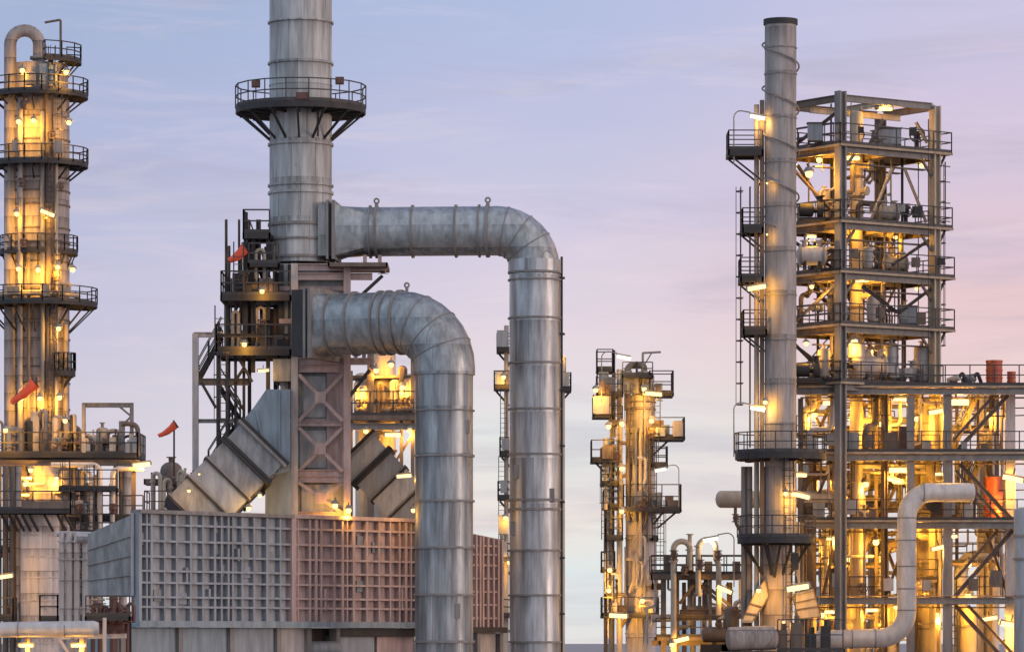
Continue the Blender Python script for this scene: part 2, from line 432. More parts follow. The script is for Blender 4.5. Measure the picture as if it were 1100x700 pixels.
# square-to-round transition
n = 32; c0, c1 = at(363), at(393); vs = []
for i in range(n):
    t = 2*PI*i/n; cx_, sx_ = math.cos(t), math.sin(t); m = max(abs(cx_), abs(sx_))
    vs.append(c0 + side*cx_/m*1.27 + Vector((0,0,1))*sx_/m*1.27)
for i in range(n):
    t = 2*PI*i/n; vs.append(c1 + side*math.cos(t)*r1 + Vector((0,0,1))*math.sin(t)*r1)
part('transition_piece', MB().add(vs, [(i,(i+1)%n,n+(i+1)%n,n+i) for i in range(n)]), CLADH, ud)
part('horizontal_run', MB().tube([at(393), at(534)], r1, 40), CLADH, ud)
Rb = (574.5-534)*s/1.0
E0 = at(534); path = [E0]
for i, t in enumerate((0, 11.25, 22.5, 33.75, 45, 56.25, 67.5, 78.75, 90)):
    t = R(t); path.append(E0 + ax*Rb*math.sin(t) + Vector((0,0,-Rb*(1-math.cos(t)))))
path = [E0-ax*.25] + path
vx = path[-1].copy()
path.append(vx + Vector((0,0,-.35)))
part('elbow', MB().tube(path, r1*1.006, 40), CLADH, ud)
for i in (3, 5, 7): part('gore_seam', MB().ring(path[i], path[i+1]-path[i-1], r1*1.006, w=.05, h=.035, n=40), GREY, ud)
r2 = 27.3*s
DV = vx.y; sV = S(DV)
part('vertical_run', MB().cyl((vx.x, vx.y, 0), (vx.x, vx.y, vx.z-.3), r2, n=44), CLAD, ud)
for px, w in ((398,.08),(405,.12),(443.5,.10),(490,.10),(515,.08),(524,.16)):
    part('stiffener_ring', MB().ring(at(px), ax, r1, w=w, h=.10, n=40), GREY, ud)
part('collar', MB().lathe((vx.x, vx.y, Z(286, DV)), [(r2-.05,-.30),(r2+.06,-.30),(r2+.06,.30),(r2-.05,.30)], 44), CLAD, ud)
for py, w in ((293,.10),(301,.08),(342,.09),(390,.09),(439.5,.09),(488,.09),(537,.12),(547,.12),(591,.10),(639,.09),(689,.09),(738,.09),(787,.09)):
    part('stiffener_ring', MB().ring((vx.x, vx.y, Z(py, DV)), (0,0,1), r2, w=w, h=.08, n=44), GREY, ud)
for px in (404.5, 524):
    c = at(px) + Vector((0,0,r1+.05)); q = MB().box(c.x-.09, c.x+.09, c.y-.05, c.y+.05, c.z, c.z+.2)
    q.lathe(c+Vector((0,0,.26)), [(.07,-.04),(.16,-.04),(.16,.04),(.07,.04)], 12, axis=(0,1,0)); part('lifting_lug', q, GREY, ud)
cx2 = vx.x + r2 + .10
part('conduit', MB().tube([(cx2-.04, DV-.2, Z(276, DV)), (cx2-.04, DV-.2, 0)], .06, 8), DARK, ud)
for py in range(300, 780, 60):
    part('clip', MB().box(cx2-.14, cx2+.12, DV-.34, DV-.06, Z(py, DV), Z(py, DV)+.1), DARK, ud)
for px, py in ((552,560),(556,500),(592,525)):
    x = X(px, DV); y = DV - math.sqrt(max(r2*r2-(x-vx.x)**2, .01))
    part('access_plate', MB().box(x-.16, x+.16, y-.07, y+.1, Z(py+15, DV), Z(py, DV)), GREY, ud)

# ================================================================ LOWER EXHAUST DUCT
kd = R(22.0); axl = Vector((math.cos(kd), -math.sin(kd), 0)); sidl = Vector((math.sin(kd), math.cos(kd), 0)); side = sidl
D0 = 205.6; L0 = Vector((X(340, D0), D0, Z(349, D0)))
r3 = 33.0*S(204.5)
ld = thing('exhaust_duct', 'lower wider round duct elbowing down in front of the ribbed wall', 'duct', (X(477, 202), 202, 0))
def al(px):                                   # axis point that appears at photo column px
    # x = L0.x + t cos ; y = D0 - t sin ; (px-550)/F = x/y
    u = (px-CX)/F; t = (u*D0 - L0.x)/(axl.x - u*axl.y); return L0 + axl*t
q = MB(); sect(q, al(328), al(346), 1.62, 1.62); part('stub_box', q, DARK, ld)
q = MB(); sect(q, al(346), al(349), 1.72, 1.72); sect(q, al(341), al(343.5), 1.72, 1.72); part('flange', q, GREY, ld)
n = 36; c0, c1 = al(348.8), al(360); vs = []
for i in range(n):
    t = 2*PI*i/n; a_, b_ = math.cos(t), math.sin(t); m = max(abs(a_), abs(b_))
    vs.append(c0 + sidl*a_/m*1.5 + Vector((0,0,1))*b_/m*1.5)
for i in range(n):
    t = 2*PI*i/n; vs.append(c1 + sidl*math.cos(t)*r3 + Vector((0,0,1))*math.sin(t)*r3)
part('transition_piece', MB().add(vs, [(i,(i+1)%n,n+(i+1)%n,n+i) for i in range(n)]), CLADLH, ld)
E0 = al(430)
part('horizontal_run', MB().tube([al(360), E0], r3, 44), CLADLH, ld)
tgt = al(477); Rb = (tgt - E0).length
path = [E0-axl*.25, E0]
for t in (11.25, 22.5, 33.75, 45, 56.25, 67.5, 78.75, 90):
    t = R(t); path.append(E0 + axl*Rb*math.sin(t) + Vector((0,0,-Rb*(1-math.cos(t)))))
vx = path[-1].copy(); path.append(vx + Vector((0,0,-.3)))
part('elbow', MB().tube(path, r3*1.006, 44), CLADLH, ld)
for i in (3, 5, 7): part('gore_seam', MB().ring(path[i], path[i+1]-path[i-1], r3*1.006, w=.05, h=.035, n=44), GREY, ld)
DV = vx.y; r4 = 31.2*S(DV)
part('vertical_run', MB().cyl((vx.x, vx.y, 0), (vx.x, vx.y, vx.z-.25), r4, n=48), CLADL, ld)
for px, w in ((360,.09),(382,.10),(410,.10),(419,.10),(431,.14)):
    part('stiffener_ring', MB().ring(al(px), axl, r3, w=w, h=.09, n=44), GREY, ld)
for py, w in ((399,.08),(441,.07),(489.5,.10),(538,.10),(588,.10),(638.5,.10),(688.5,.12),(738,.1),(788,.1)):
    part('stiffener_ring', MB().ring((vx.x, vx.y, Z(py, DV)), (0,0,1), r4, w=w, h=.085, n=48), GREY, ld)
c = al(437) + Vector((0,0,r3+.02)); q = MB().box(c.x-.08, c.x+.08, c.y-.05, c.y+.05, c.z-.05, c.z+.22)
q.lathe(c+Vector((0,0,.28)), [(.06,-.04),(.15,-.04),(.15,.04),(.06,.04)], 12, axis=(0,1,0)); part('lifting_lug', q, GREY, ld)
for px, py, h_ in ((492,648,16),(502,452,14)):
    x = X(px, DV); y = DV - math.sqrt(max(r4*r4-(x-vx.x)**2, .01))
    part('access_plate', MB().box(x-.12, x+.12, y-.09, y+.1, Z(py+h_, DV), Z(py, DV)), GREY, ld)

# ================================================================ RIBBED CASING (the big box the stack stands on)
A = Vector((X(145, 196), 196.0, 0)); B = Vector((X(446, 211), 211.0, 0)); e = (B-A).normalized(); LW = (B-A).length
nb = Vector((-e.y, e.x, 0))                  # back direction
nf = -nb
def wp(px):                                  # distance along the wall at photo column px
    u = (px-CX)/F; return (u*A.y - A.x)/(e.x - u*e.y)
zt, zb = Z(550.5, 196), Z(666.5, 196)
cs = thing('ribbed_casing', 'long ribbed steel casing, half grey and half faded pink, under the tall stack', 'casing', (A.x, A.y, 0))
tm = wp(310.5)
def wall_seg(mb, t0, t1, z0, z1, d0, d1):    # slab along the wall, d measured outwards
    a, b = A+e*t0, A+e*t1
    return mb.hexa([(p.x, p.y, z) for z in (z0, z1) for p in (a+nf*d1, b+nf*d1, b+nf*d0, a+nf*d0)])
# body: straight back (along the view) at the left end so that the hood carries on from it
WALLB = metal('blue_wall_panel', (.34,.355,.375), dark=.5, rough=.6, streak=.25, rust=.08)
for nm, t0, t1, m in (('wall_panel', 0, tm, WALLB), ('wall_panel', tm, LW, PINKP)):
    a, b = A+e*t0, A+e*t1; q = MB()
    bk = Vector((0, 1, 0))*9
    q.hexa([(p.x, p.y, z) for z in (zb, zt) for p in (a, b, b+bk, a+bk)])
    part(nm, q, m, cs, 'grey ribbed half of the wall' if t0 == 0 else 'faded pink half of the wall')
ribs_g = [146.5,154,159,173,186,201,214,227,234,241.5,246,256,269,283,297]
ribs_p = [316,329,335.5,341,355,364,369,376,390,403,415,425,432,437.5]
rows = [563.5,581,597.5,613,625.5,641,651.5]
def rib(px, m):
    t = wp(px); w = .08 + .10*rng.random(); d = .25 + J()*.2
    part('vertical_rib', wall_seg(MB(), t-w/2, t+w/2, zb+.03, zt-.05, -.02, d), m, cs)
PALEB = metal('pale_blue_rib_paint', (.36,.38,.41), dark=.7, rough=.6, streak=.4, rust=.06)
for px in ribs_g: rib(px, GREYP)
for px in ribs_p: rib(px, PINK)
for i in range(26):
    px = rng.uniform(150, 440); t0 = wp(px); z = rng.uniform(zb+.3, zt-.5); g_ = px < 308
    if rng.random() < .45: part('patch_plate', wall_seg(MB(), t0-.35, t0+.35, z-.25, z+.3, -.02, .03+J()*.2), rng.choice((GREYP, DUCTP) if g_ else (PINK, DUCTP)), cs)
    else: part('stiffener_clip', wall_seg(MB(), t0-.07, t0+.07, z, z+rng.uniform(.4,1.3), -.02, .19+J()*.1), GREYP if g_ else PINK, cs)
part('corner_post', wall_seg(MB(), tm-.16, tm+.18, zb, zt+.02, -.03, .34), PINK, cs)
part('corner_post', wall_seg(MB(), -.02, .16, zb, zt+.02, -.03, .30), GREYP, cs)
part('corner_post', wall_seg(MB(), LW-.25, LW, zb, zt+.02, -.03, .32), GREYP, cs)
for py in rows:
    z = CZ + (HY-py)*S(197.2)
    part('horizontal_rib', wall_seg(MB(), .17, tm-.17, z-.05, z+.05, -.02, .27), GREYP, cs)
    part('horizontal_rib', wall_seg(MB(), tm+.19, LW-.26, z-.05, z+.05, -.02, .27), PINK, cs)
part('top_channel', wall_seg(MB(), 0, tm, zt-.02, zt+.16, -.3, .36), GREY, cs)
part('top_channel', wall_seg(MB(), tm+.002, LW, zt-.02, zt+.16, -.3, .36), PINK, cs)
part('bottom_channel', wall_seg(MB(), -.1, LW, zb-.28, zb+.02, -.3, .42), BLUEP, cs)
# sloping hood on the left end
eb = Vector((-.80, .60, 0)); a = A + Vector((0,.05,0)) ; b = a + eb*3.0
zh = Z(573, b.y); hb = Z(640, b.y)
q = MB().hexa([(b.x,b.y,hb),(a.x,a.y,hb),(a.x+.1,a.y+4,hb),(b.x+.6,b.y+3,hb),(b.x,b.y,zh),(a.x,a.y,zt-.02),(a.x+.1,a.y+4,zt-.02),(b.x+.6,b.y+3,zh)])
hood = part('sloped_hood', q, DUCTP, cs)
for f in (.26, .5, .74):
    z0 = hb + (zh-hb)*f; q = MB(); nn = Vector((-.60, -.80, 0))*.05
    q.bar(b+nn+Vector((0,0,z0)), a+nn+Vector((0,0,hb+(zt-hb)*f)), .06, .07); part('seam_angle', q, DUCTP, hood)
q = MB(); q.bar(a+Vector((-.12,-.10,hb)), a+Vector((-.12,-.10,zt)), .14, .14); part('seam_angle', q, GREYP, hood)
# lower base panels and posts
zq = zb-.285
for p0, p1, m in ((137,191,BLUEP),(195,246,BLUEP),(250,296,GREYP),(301,329,PALE),(365,404,GREYP),(407,446,PINKP)):
    part('base_panel', wall_seg(MB(), wp(p0), wp(p1), 0, zq if p0 < 340 else zq-.42, -3.0, -.12), m, cs)
for p0 in (134, 193, 248, 298.5, 331, 362):
    part('base_post', wall_seg(MB(), wp(p0)-.14, wp(p0)+.14, 0, zq, -.4, .1), GREY, cs)
part('base_beam', wall_seg(MB(), wp(362)+.15, LW, zq-.42, zq, -.4, .12), DARK, cs)
part('base_panel', wall_seg(MB(), wp(330.8), wp(362)+1.4, 0, zq, -1.6, -.95), BROWN, cs)
q = MB(); c = A+e*wp(346)-nf*.35
q.cyl((c.x-1.2, c.y-.9, Z(697, c.y)), (c.x+.9, c.y+.6, Z(697, c.y)), .42, n=18, dome=.5)
part('blower_drum', q, EQUIP, cs)

# farther casing block right of the lower duct
D = 219.0
fc = thing('ribbed_casing', 'narrow pink ribbed casing block between the two vertical ducts', 'casing', (X(523, D), D, 0))
a = Vector((X(486, D-1.5), D-1.5, 0)); b = Vector((X(538, D+1.6), D+1.6, 0)); ee = (b-a).normalized(); nn = Vector((ee.y, -ee.x, 0))
zt2 = Z(569, D); zb2 = Z(673, D)
def seg2(mb, t0, t1, z0, z1, d0, d1):
    p, q_ = a+ee*t0, a+ee*t1
    return mb.hexa([(w.x, w.y, z) for z in (z0, z1) for w in (p+nn*d1, q_+nn*d1, q_+nn*d0, p+nn*d0)])
LL = (b-a).length
zr = Z(579, D+1.6)
q = MB(); pts = [a+nn*0, b+nn*0, b-nn*4, a-nn*4]
q.hexa([(p.x,p.y,zb2) for p in pts] + [(a.x,a.y,zt2),(b.x,b.y,zr),(b.x-nn.x*4,b.y-nn.y*4,zr),(a.x-nn.x*4,a.y-nn.y*4,zt2)])
part('wall_panel', q, PINKP, fc)
for f in (.44,.52,.58,.68,.80,.90,.98):
    part('vertical_rib', seg2(MB(), LL*f-.07, LL*f+.07, zb2, zt2+(zr-zt2)*f-.04, -.02, .2), PINK, fc)
for f in (.1,.25,.4,.55,.7,.82,.92):
    z = zb2+(zr-zb2)*f; part('horizontal_rib', seg2(MB(), .1, LL*.88, z-.05, z+.05, -.02, .14), PINK, fc)
part('base_beam', seg2(MB(), 0, LL+.2, zb2-.3, zb2-.003, -1, .3), DARK, fc)
part('base_panel', seg2(MB(), LL*.55, LL*.92, 0, zb2-.303, -2, -.1), PALE, fc)
for f in (.5, .97): part('base_post', seg2(MB(), LL*f-.12, LL*f+.12, 0, zb2-.31, -.3, .15), GREY, fc)

LPLATE = metal('pale_grey_plate', (.46,.46,.46), dark=.6, rough=.6, streak=.4, rust=.1)
# ================================================================ PINK SUPPORT FRAME UNDER THE STACK
D = 207.4; Db = 212.8
zc0 = zt + .17                                # stands on the casing roof
sf = thing('stack_support_frame', 'pink primed steel frame with crossed braces carrying the tall stack over the ribbed casing', 'steel frame', (X(345, 210), 210, zc0))
def fb(px0, py0, px1, py1, w=.30, h=None, m=PINK, nm='beam', d=D, d1=None):
    q = MB().ibeam(P(px0, py0, d), P(px1, py1, d1 or d), w, h or w, up=(0,-1,0) if nm == 'brace' else None); return part(nm, q, m, sf)
x0, x1 = X(316, D), X(373, D)
for px, dd in ((316.5, D), (373, D), (318, Db), (371, Db)):
    q = MB().ibeam((X(px, dd), dd, zc0), (X(px, dd), dd, Z(283, dd)), .34, .34, up=(0,1,0)); part('column', q, PINK if px > 330 else PALE, sf)
for py, a_, b_ in ((287,316,416),(297,316,400),(388,316,400),(396,316,376),(508,316,376),(514,316,376),(553,316,376)):
    fb(a_, py, b_, py, .26, .34)
fb(318, 455, 368, 455, .22)
fb(316, 287, 316, 287.5, d=D, d1=Db); fb(373, 287, 373, 287.5, d=D, d1=Db)
fb(414, 291, 409, 291, .3, d=D, d1=Db-1); fb(400, 391, 398, 391, .3, d=D, d1=Db-2)
for a_ in ((321,402,368,452),(368,402,321,452),(321,459,368,506),(368,459,321,506),(321,518,345,535),(345,535,368,551),(368,518,350,535)):
    fb(*a_, w=.17, nm='brace', d=D-.22 if a_[0] < 330 else D+.05)
for px, py in ((344.5,427),(344.5,482),(345,535)):
    part('gusset_plate', MB().box(X(px-6,D), X(px+6,D), D-.36, D-.33, Z(py+6,D), Z(py-6,D)), PINK, sf)
fb(374, 330, 411, 296, .16, nm='brace', m=DARK); fb(374, 428, 397, 397, .16, nm='brace', m=DARK); fb(376,324,395,318,.16, nm='brace', m=DARK)
# small walkway under the upper duct
flat_platform(sf, [(X(354,D),D-.9),(X(416,D),D-.9),(X(416,D),D+2.5),(X(354,D),D+2.5)], Z(284,D), edges=[], mat=BROWN)
for px in (392, 408):
    part('duct_support', MB().bar(P(px,283,208.6), P(px,274,208.6), .18, .3), PINK, sf)
for px in (382, 391):
    part('duct_support', MB().bar(P(px,386,205), P(px,380,205), .18, .3), PINK, sf)
# vertical flue box inside the frame
D2 = 207.95
fl = thing('vertical_flue_box', 'upright plated flue box inside the pink support frame, below the tall stack', 'duct', (X(342, 210), 210, zc0))
part('casing', MB().box(X(301,D2), X(369,D2), D2, Db-.4, zc0, Z(283,D2)), DUCTP, fl)
for p0, p1, y0, y1, m in ((326,350,404,448,LPLATE),(322,350,462,502,LPLATE),(324,358,520,552,LPLATE),(322,368,300,382,DUCTP)):
    part('wall_plate', MB().box(X(p0,D2), X(p1,D2), D2-.05, D2-.002, Z(y1,D2), Z(y0,D2)), m, fl)
part('wall_plate', MB().box(X(351,D2), X(371,D2), D2-.18, D2-.06, Z(505,D2), Z(400,D2)), PINKP, fl)
for py in (310, 345, 395, 452, 510):
    part('stiffener', MB().box(X(300,D2), X(370,D2), D2-.15, D2-.055, Z(py+2.5,D2), Z(py-2.5,D2)), PINK, fl)
part('side_duct', MB().box(X(286,D2), X(314,D2), D2-.9, D2+3, zc0, Z(505,D2)), BLUEP, fl)
part('side_duct', MB().box(X(294,D2), X(313,D2), D2-.6, D2+3, Z(410,D2), Z(386,D2)), DUCTP, fl)

# ================================================================ INCLINED BREECHING DUCTS
def inclined(label, p0, p1, D, half, depth, yaw, ribs, mats, base_px):
    t_ = thing('inclined_flue_duct', label, 'duct', (X(base_px, D), D, zc0))
    a = P(*p0, D); b = P(*p1, D)
    d = (b-a); d.y = -abs(d.x)*math.tan(R(yaw)); L = d.length; d.normalize()
    hz = Vector((0,1,0)); nrm = d.cross(hz)
    if nrm.z < 0: nrm = -nrm
    nrm.normalize(); dp = nrm.cross(d).normalized()
    if dp.y < 0: dp = -dp
    def blk(mb, t0, t1, hh, f0, f1, hh1=None):
        hh1 = hh1 or hh
        P0, P1 = a+d*t0, a+d*t1
        return mb.hexa([P0-nrm*hh+dp*f0, P1-nrm*hh1+dp*f0, P1-nrm*hh1+dp*f1, P0-nrm*hh+dp*f1,
                        P0+nrm*hh+dp*f0, P1+nrm*hh1+dp*f0, P1+nrm*hh1+dp*f1, P0+nrm*hh+dp*f1])
    for i in range(len(ribs)-1):
        q = blk(MB(), ribs[i]*L+.03, ribs[i+1]*L-.03, half, 0, depth)
        part('duct_section', q, mats[i % len(mats)], t_)
    for i, f in enumerate(ribs):
        big = i in (0, 1)
        w = .10 if not big else .16; o = .10 if not big else .2
        q = blk(MB(), f*L-w, f*L-.012, half+o, -o, depth+o); part('flange', q, GREY if not big else DARK, t_)
        q = blk(MB(), f*L+.012, f*L+w, half+o, -o, depth+o); part('flange', q, DARK if i else GREY, t_)
    return t_, a, d, nrm, dp, L
inclined('ribbed duct sloping down to the left from the flue box, lit amber at its foot', (283,475), (214,546), 205.8, 1.42, 3.2, 14, [0,.27,.55,.83,1.12], [DUCTP, DUCTP, GREYP, DUCTP], 240)
inclined('ribbed duct sloping down to the right, partly behind the lower round duct', (382,483), (440,543), 211.6, 1.18, 3.0, 1, [0,.30,.60,.92,1.25], [LPLATE, GREYP, LPLATE, GREYP], 410)
# blue upper breeching hood joining the left duct to the flue box
D = 206.4
bh = thing('breeching_hood', 'blue-grey plated hood between the flue box and the left sloping duct', 'duct', (X(290, D), D, zc0))
poly = [(243,472),(272,438),(286,418),(312,418),(312,505),(288,512),(258,474)]
vs = [P(x_,y_,D-.4) for x_,y_ in poly] + [P(x_,y_,D+3.2) for x_,y_ in poly]; n = len(poly)
part('casing', MB().add(vs, [tuple(range(n)), tuple(range(2*n-1,n-1,-1))] + [(i,i+n,(i+1)%n+n,(i+1)%n) for i in range(n)]), BLUEP, bh)
q = MB().bar(P(300,420,D-.45), P(300,506,D-.45), .08, .1); part('seam_angle', q, BLUEP, bh)
q = MB().bar(P(275,440,D-.45), P(290,508,D-.45), .08, .1); part('seam_angle', q, BLUEP, bh)
q = MB().bar(P(241,471,D-.45), P(288,514,D-.45), .16, .12, up=(0,-1,0)); part('seam_angle', q, DARK, bh)
# ================================================================ TALL STEEL PROCESS TOWER (right)
C0 = Vector((X(903, 220), 220.0, 0)); U = Vector((.816, .577, 0)); V = Vector((-.577, .816, 0)); LA, LB = 6.55, 4.5
def N(a, b, z): return C0 + U*a + V*b + Vector((0,0,z))
def zt_(py): return Z(py, 220)
tw = thing('steel_process_tower', 'tall open steel tower of decks, posts and braces behind the slim chimney', 'steel tower', tuple(N(LA/2, LB/2, 0)))
for a, b, m in ((0,0,GREY),(LA,0,TANP),(LA,LB,BROWN),(0,LB,BROWN)):
    q = MB().ibeam(N(a,b,0), N(a,b,zt_(98 if (a,b) == (0,0) else 104)), .46, .46, .09, up=U); part('post', q, m, tw)
q = MB().box(*[0]*6) if False else MB(); q.bar(N(LA+.22,.05,0), N(LA+.22,.05,zt_(106)), .10, .3, up=U); part('post', q, DARK, tw)
for a, b in ((LA*.5, LB), (LA*.46, 0)):
    q = MB().ibeam(N(a,b,0), N(a,b,zt_(415 if b == 0 else 160)), .26, .26, up=U); part('post', q, BROWN, tw)
LV = [105, 160, 242, 296, 353, 415]
def beam(a0,b0,a1,b1,py,w=.24,h=.4,m=BROWN,dz=0):
    z = zt_(py)+dz; q = MB().ibeam(N(a0,b0,z), N(a1,b1,z), w, h); return part('beam', q, m, tw)
DECKM = metal('tan_grating_underside', (.34,.26,.18), dark=.7, rough=.7)
for i, py in enumerate(LV):
    beam(.26,0,LA-.26,0,py,.24,.36,GREY); beam(0,.26,0,LB-.26,py,.24,.36,BROWN); beam(LA,.26,LA,LB-.26,py,.24,.36,BROWN); beam(.26,LB,LA-.26,LB,py,.24,.36,BROWN)
    beam(LA*.5,.14,LA*.5,LB-.14,py,.18,.32,TANP,-.02)
    if i: beam(.15,LB*.5,LA*.5-.1,LB*.5,py,.16,.28,TANP,-.04); beam(LA*.5+.1,LB*.5,LA-.14,LB*.5,py,.16,.28,TANP,-.04)
    else: beam(.15,LB*.6,LA-.14,LB*.6,py,.18,.3,TANP,-.36)
    if i in (1,2,3,4,5):
        zz = zt_(py)+.185; ov = (.0,.95,.95,1.1,1.1,.3)[i]; ol = .35
        poly = [tuple((N(a,b,0)).xy) for a,b in ((-.28,-.30),(LA+ov,-.30),(LA+ov,LB+.3),(-.28,LB+.3))]
        if i == 1: poly = [tuple((N(a,b,0)).xy) for a,b in ((-.28,-.30),(LA+.9,-.30),(LA+.9,LB+.3),(-.28,LB+.3))]
        dk = flat_platform(tw, poly, zz+.05, edges=[[3,0,1,2]], t=.05, mat=DECKM, chan=.12)
        if i < 5:
            for b in (.2, LB-.3):
                q = MB().bar(N(LA+.2,b,zt_(py)-1.0), N(LA+.85,b,zt_(py)+.12), .10,.10); part('bracket', q, DARK, dk)
def brace(p0, p1, face=0, w=.14, m=BROWN, off=.0):
    # face 0: right-facing front (a,py) pairs at b=off; 1: left face (b,py) at a=0
    a_, b_ = [N(p[0], off, zt_(p[1])) if face == 0 else N(0, p[0], zt_(p[1])) for p in (p0, p1)]
    q = MB().ibeam(a_, b_, w, w); part('brace', q, m, tw)
def aa(px):                                  # position along U at photo px
    u = (px-CX)/F; return (u*C0.y - C0.x)/(U.x - u*U.y)
brace((aa(949),124),(aa(931),158)); brace((aa(984),124),(aa(996),145), m=TANP)
brace((aa(958),176),(aa(936),232), m=TANP, w=.12); brace((aa(972),176),(aa(995),232), m=TANP, w=.12)
brace((aa(998),251),(aa(958),281), m=DARK, w=.14)
brace((aa(1000),304),(aa(966),332), m=DARK); brace((aa(926),306),(aa(964),332), m=DARK)
brace((aa(910),362),(aa(955),406), m=BROWN, off=LB)
brace((aa(996),168),(aa(950),236), m=BROWN, off=LB); brace((aa(915),168),(aa(958),236), m=BROWN, off=LB)
brace((.3,120),(LB-.3,152),1); brace((.3,290),(LB-.3,250),1,m=DARK); brace((LB-.3,345),(.3,304),1,m=TANP); brace((LB-.3,170),(.3,232),1,m=BROWN); brace((.3,405),(LB-.3,362),1,m=DARK)
ladder(tw, *N(LA+.62, .9, 0).xy, zt_(415)+.3, zt_(165), ang=20, cage=True)
rt_ = random.Random(23)
for i in (1,2,3,4,5):                         # rear and inner rails, cable trays, hangers under each deck
    z = zt_(LV[i])+.29
    part('railing', rail_mb(MB(), [N(LA+.9,LB+.25,z),N(-.25,LB+.25,z),N(-.25,.3,z)]), RAILM, tw)
    part('railing', rail_mb(MB(), [N(LA*.35,LB*.62,z),N(LA*.9,LB*.62,z)], toe=False), RAILM, tw)
    for b in (.55, 2.6): part('cable_tray', MB().bar(N(.3,b,z-.95),N(LA-.3,b,z-.95),.3,.07), BROWN, tw)
    for k_ in range(5):
        a = rt_.uniform(.4, LA-.4); b = rt_.uniform(.5, LB-.5); part('hanger', MB().bar(N(a,b,z-.3),N(a,b,z-rt_.uniform(.9,1.6)),.05,.05), BROWN, tw)
    for k_ in range(4):
        a = rt_.uniform(.2, LA+.6); w_ = rt_.uniform(.14,.3); c_ = N(a, rt_.choice((-.22,.3)), z+rt_.uniform(.5,1.0)); part('junction_box', MB().box(c_.x-w_,c_.x+w_,c_.y-.1-J()*.4,c_.y+.1,c_.z-w_,c_.z+w_*1.2), rt_.choice((EQUIP,DARK,PALE,BROWN)), tw)
for k_ in range(26):                          # thin risers and conduits through several decks
    a = rt_.uniform(.25, LA+.5); b = rt_.uniform(.2, LB-.2); i0 = rt_.randrange(1, 5); i1 = max(0, i0-rt_.choice((1,1,2)))
    part('conduit', MB().tube([N(a,b,zt_(LV[i0+1 if i0 < 5 else 5])),N(a,b,zt_(LV[i1])+.2)], rt_.choice((.03,.04,.05,.08)), 6), rt_.choice((DARK,BROWN,TANP,GREY)), tw)
for k_ in range(12):                          # knee braces at the beam ends
    i = 1+k_//3; s_ = k_ % 3; z = zt_(LV[i])-.2
    a0, a1 = ((.25,.95),(LA-.25,LA-.95),(LA-.25,LA-.95))[s_]; b = (0,0,LB)[s_]
    part('knee_brace', MB().bar(N(a0,b,z-.8),N(a1,b,z),.12,.12), BROWN, tw)
q = MB().tube([N(LA-.75,-.32,zt_(120)), N(LA-.75,-.32,zt_(412))], .03, 6); part('cable', q, DARK, tw)
for py in (170,187,210,230): part('clip', MB().bar(N(LA+.05,-.35,zt_(py)), N(LA+.75,-.35,zt_(py)), .05,.05), DARK, tw)
q = MB().tube([N(LA+.45,-.3,zt_(165)), N(LA+.45,-.3,zt_(236))], .04, 6); part('cable', q, DARK, tw)
# stairs inside
for lo, hi, fl in ((296,242,0),(353,296,1),(415,353,0)):
    a_, b_ = (.8, LA*.62) if fl == 0 else (LA*.62, .8)
    stair(tw, N(a_,LB*.82,zt_(lo)+.3), N(b_,LB*.82,zt_(hi)+.3), .7, BROWN)

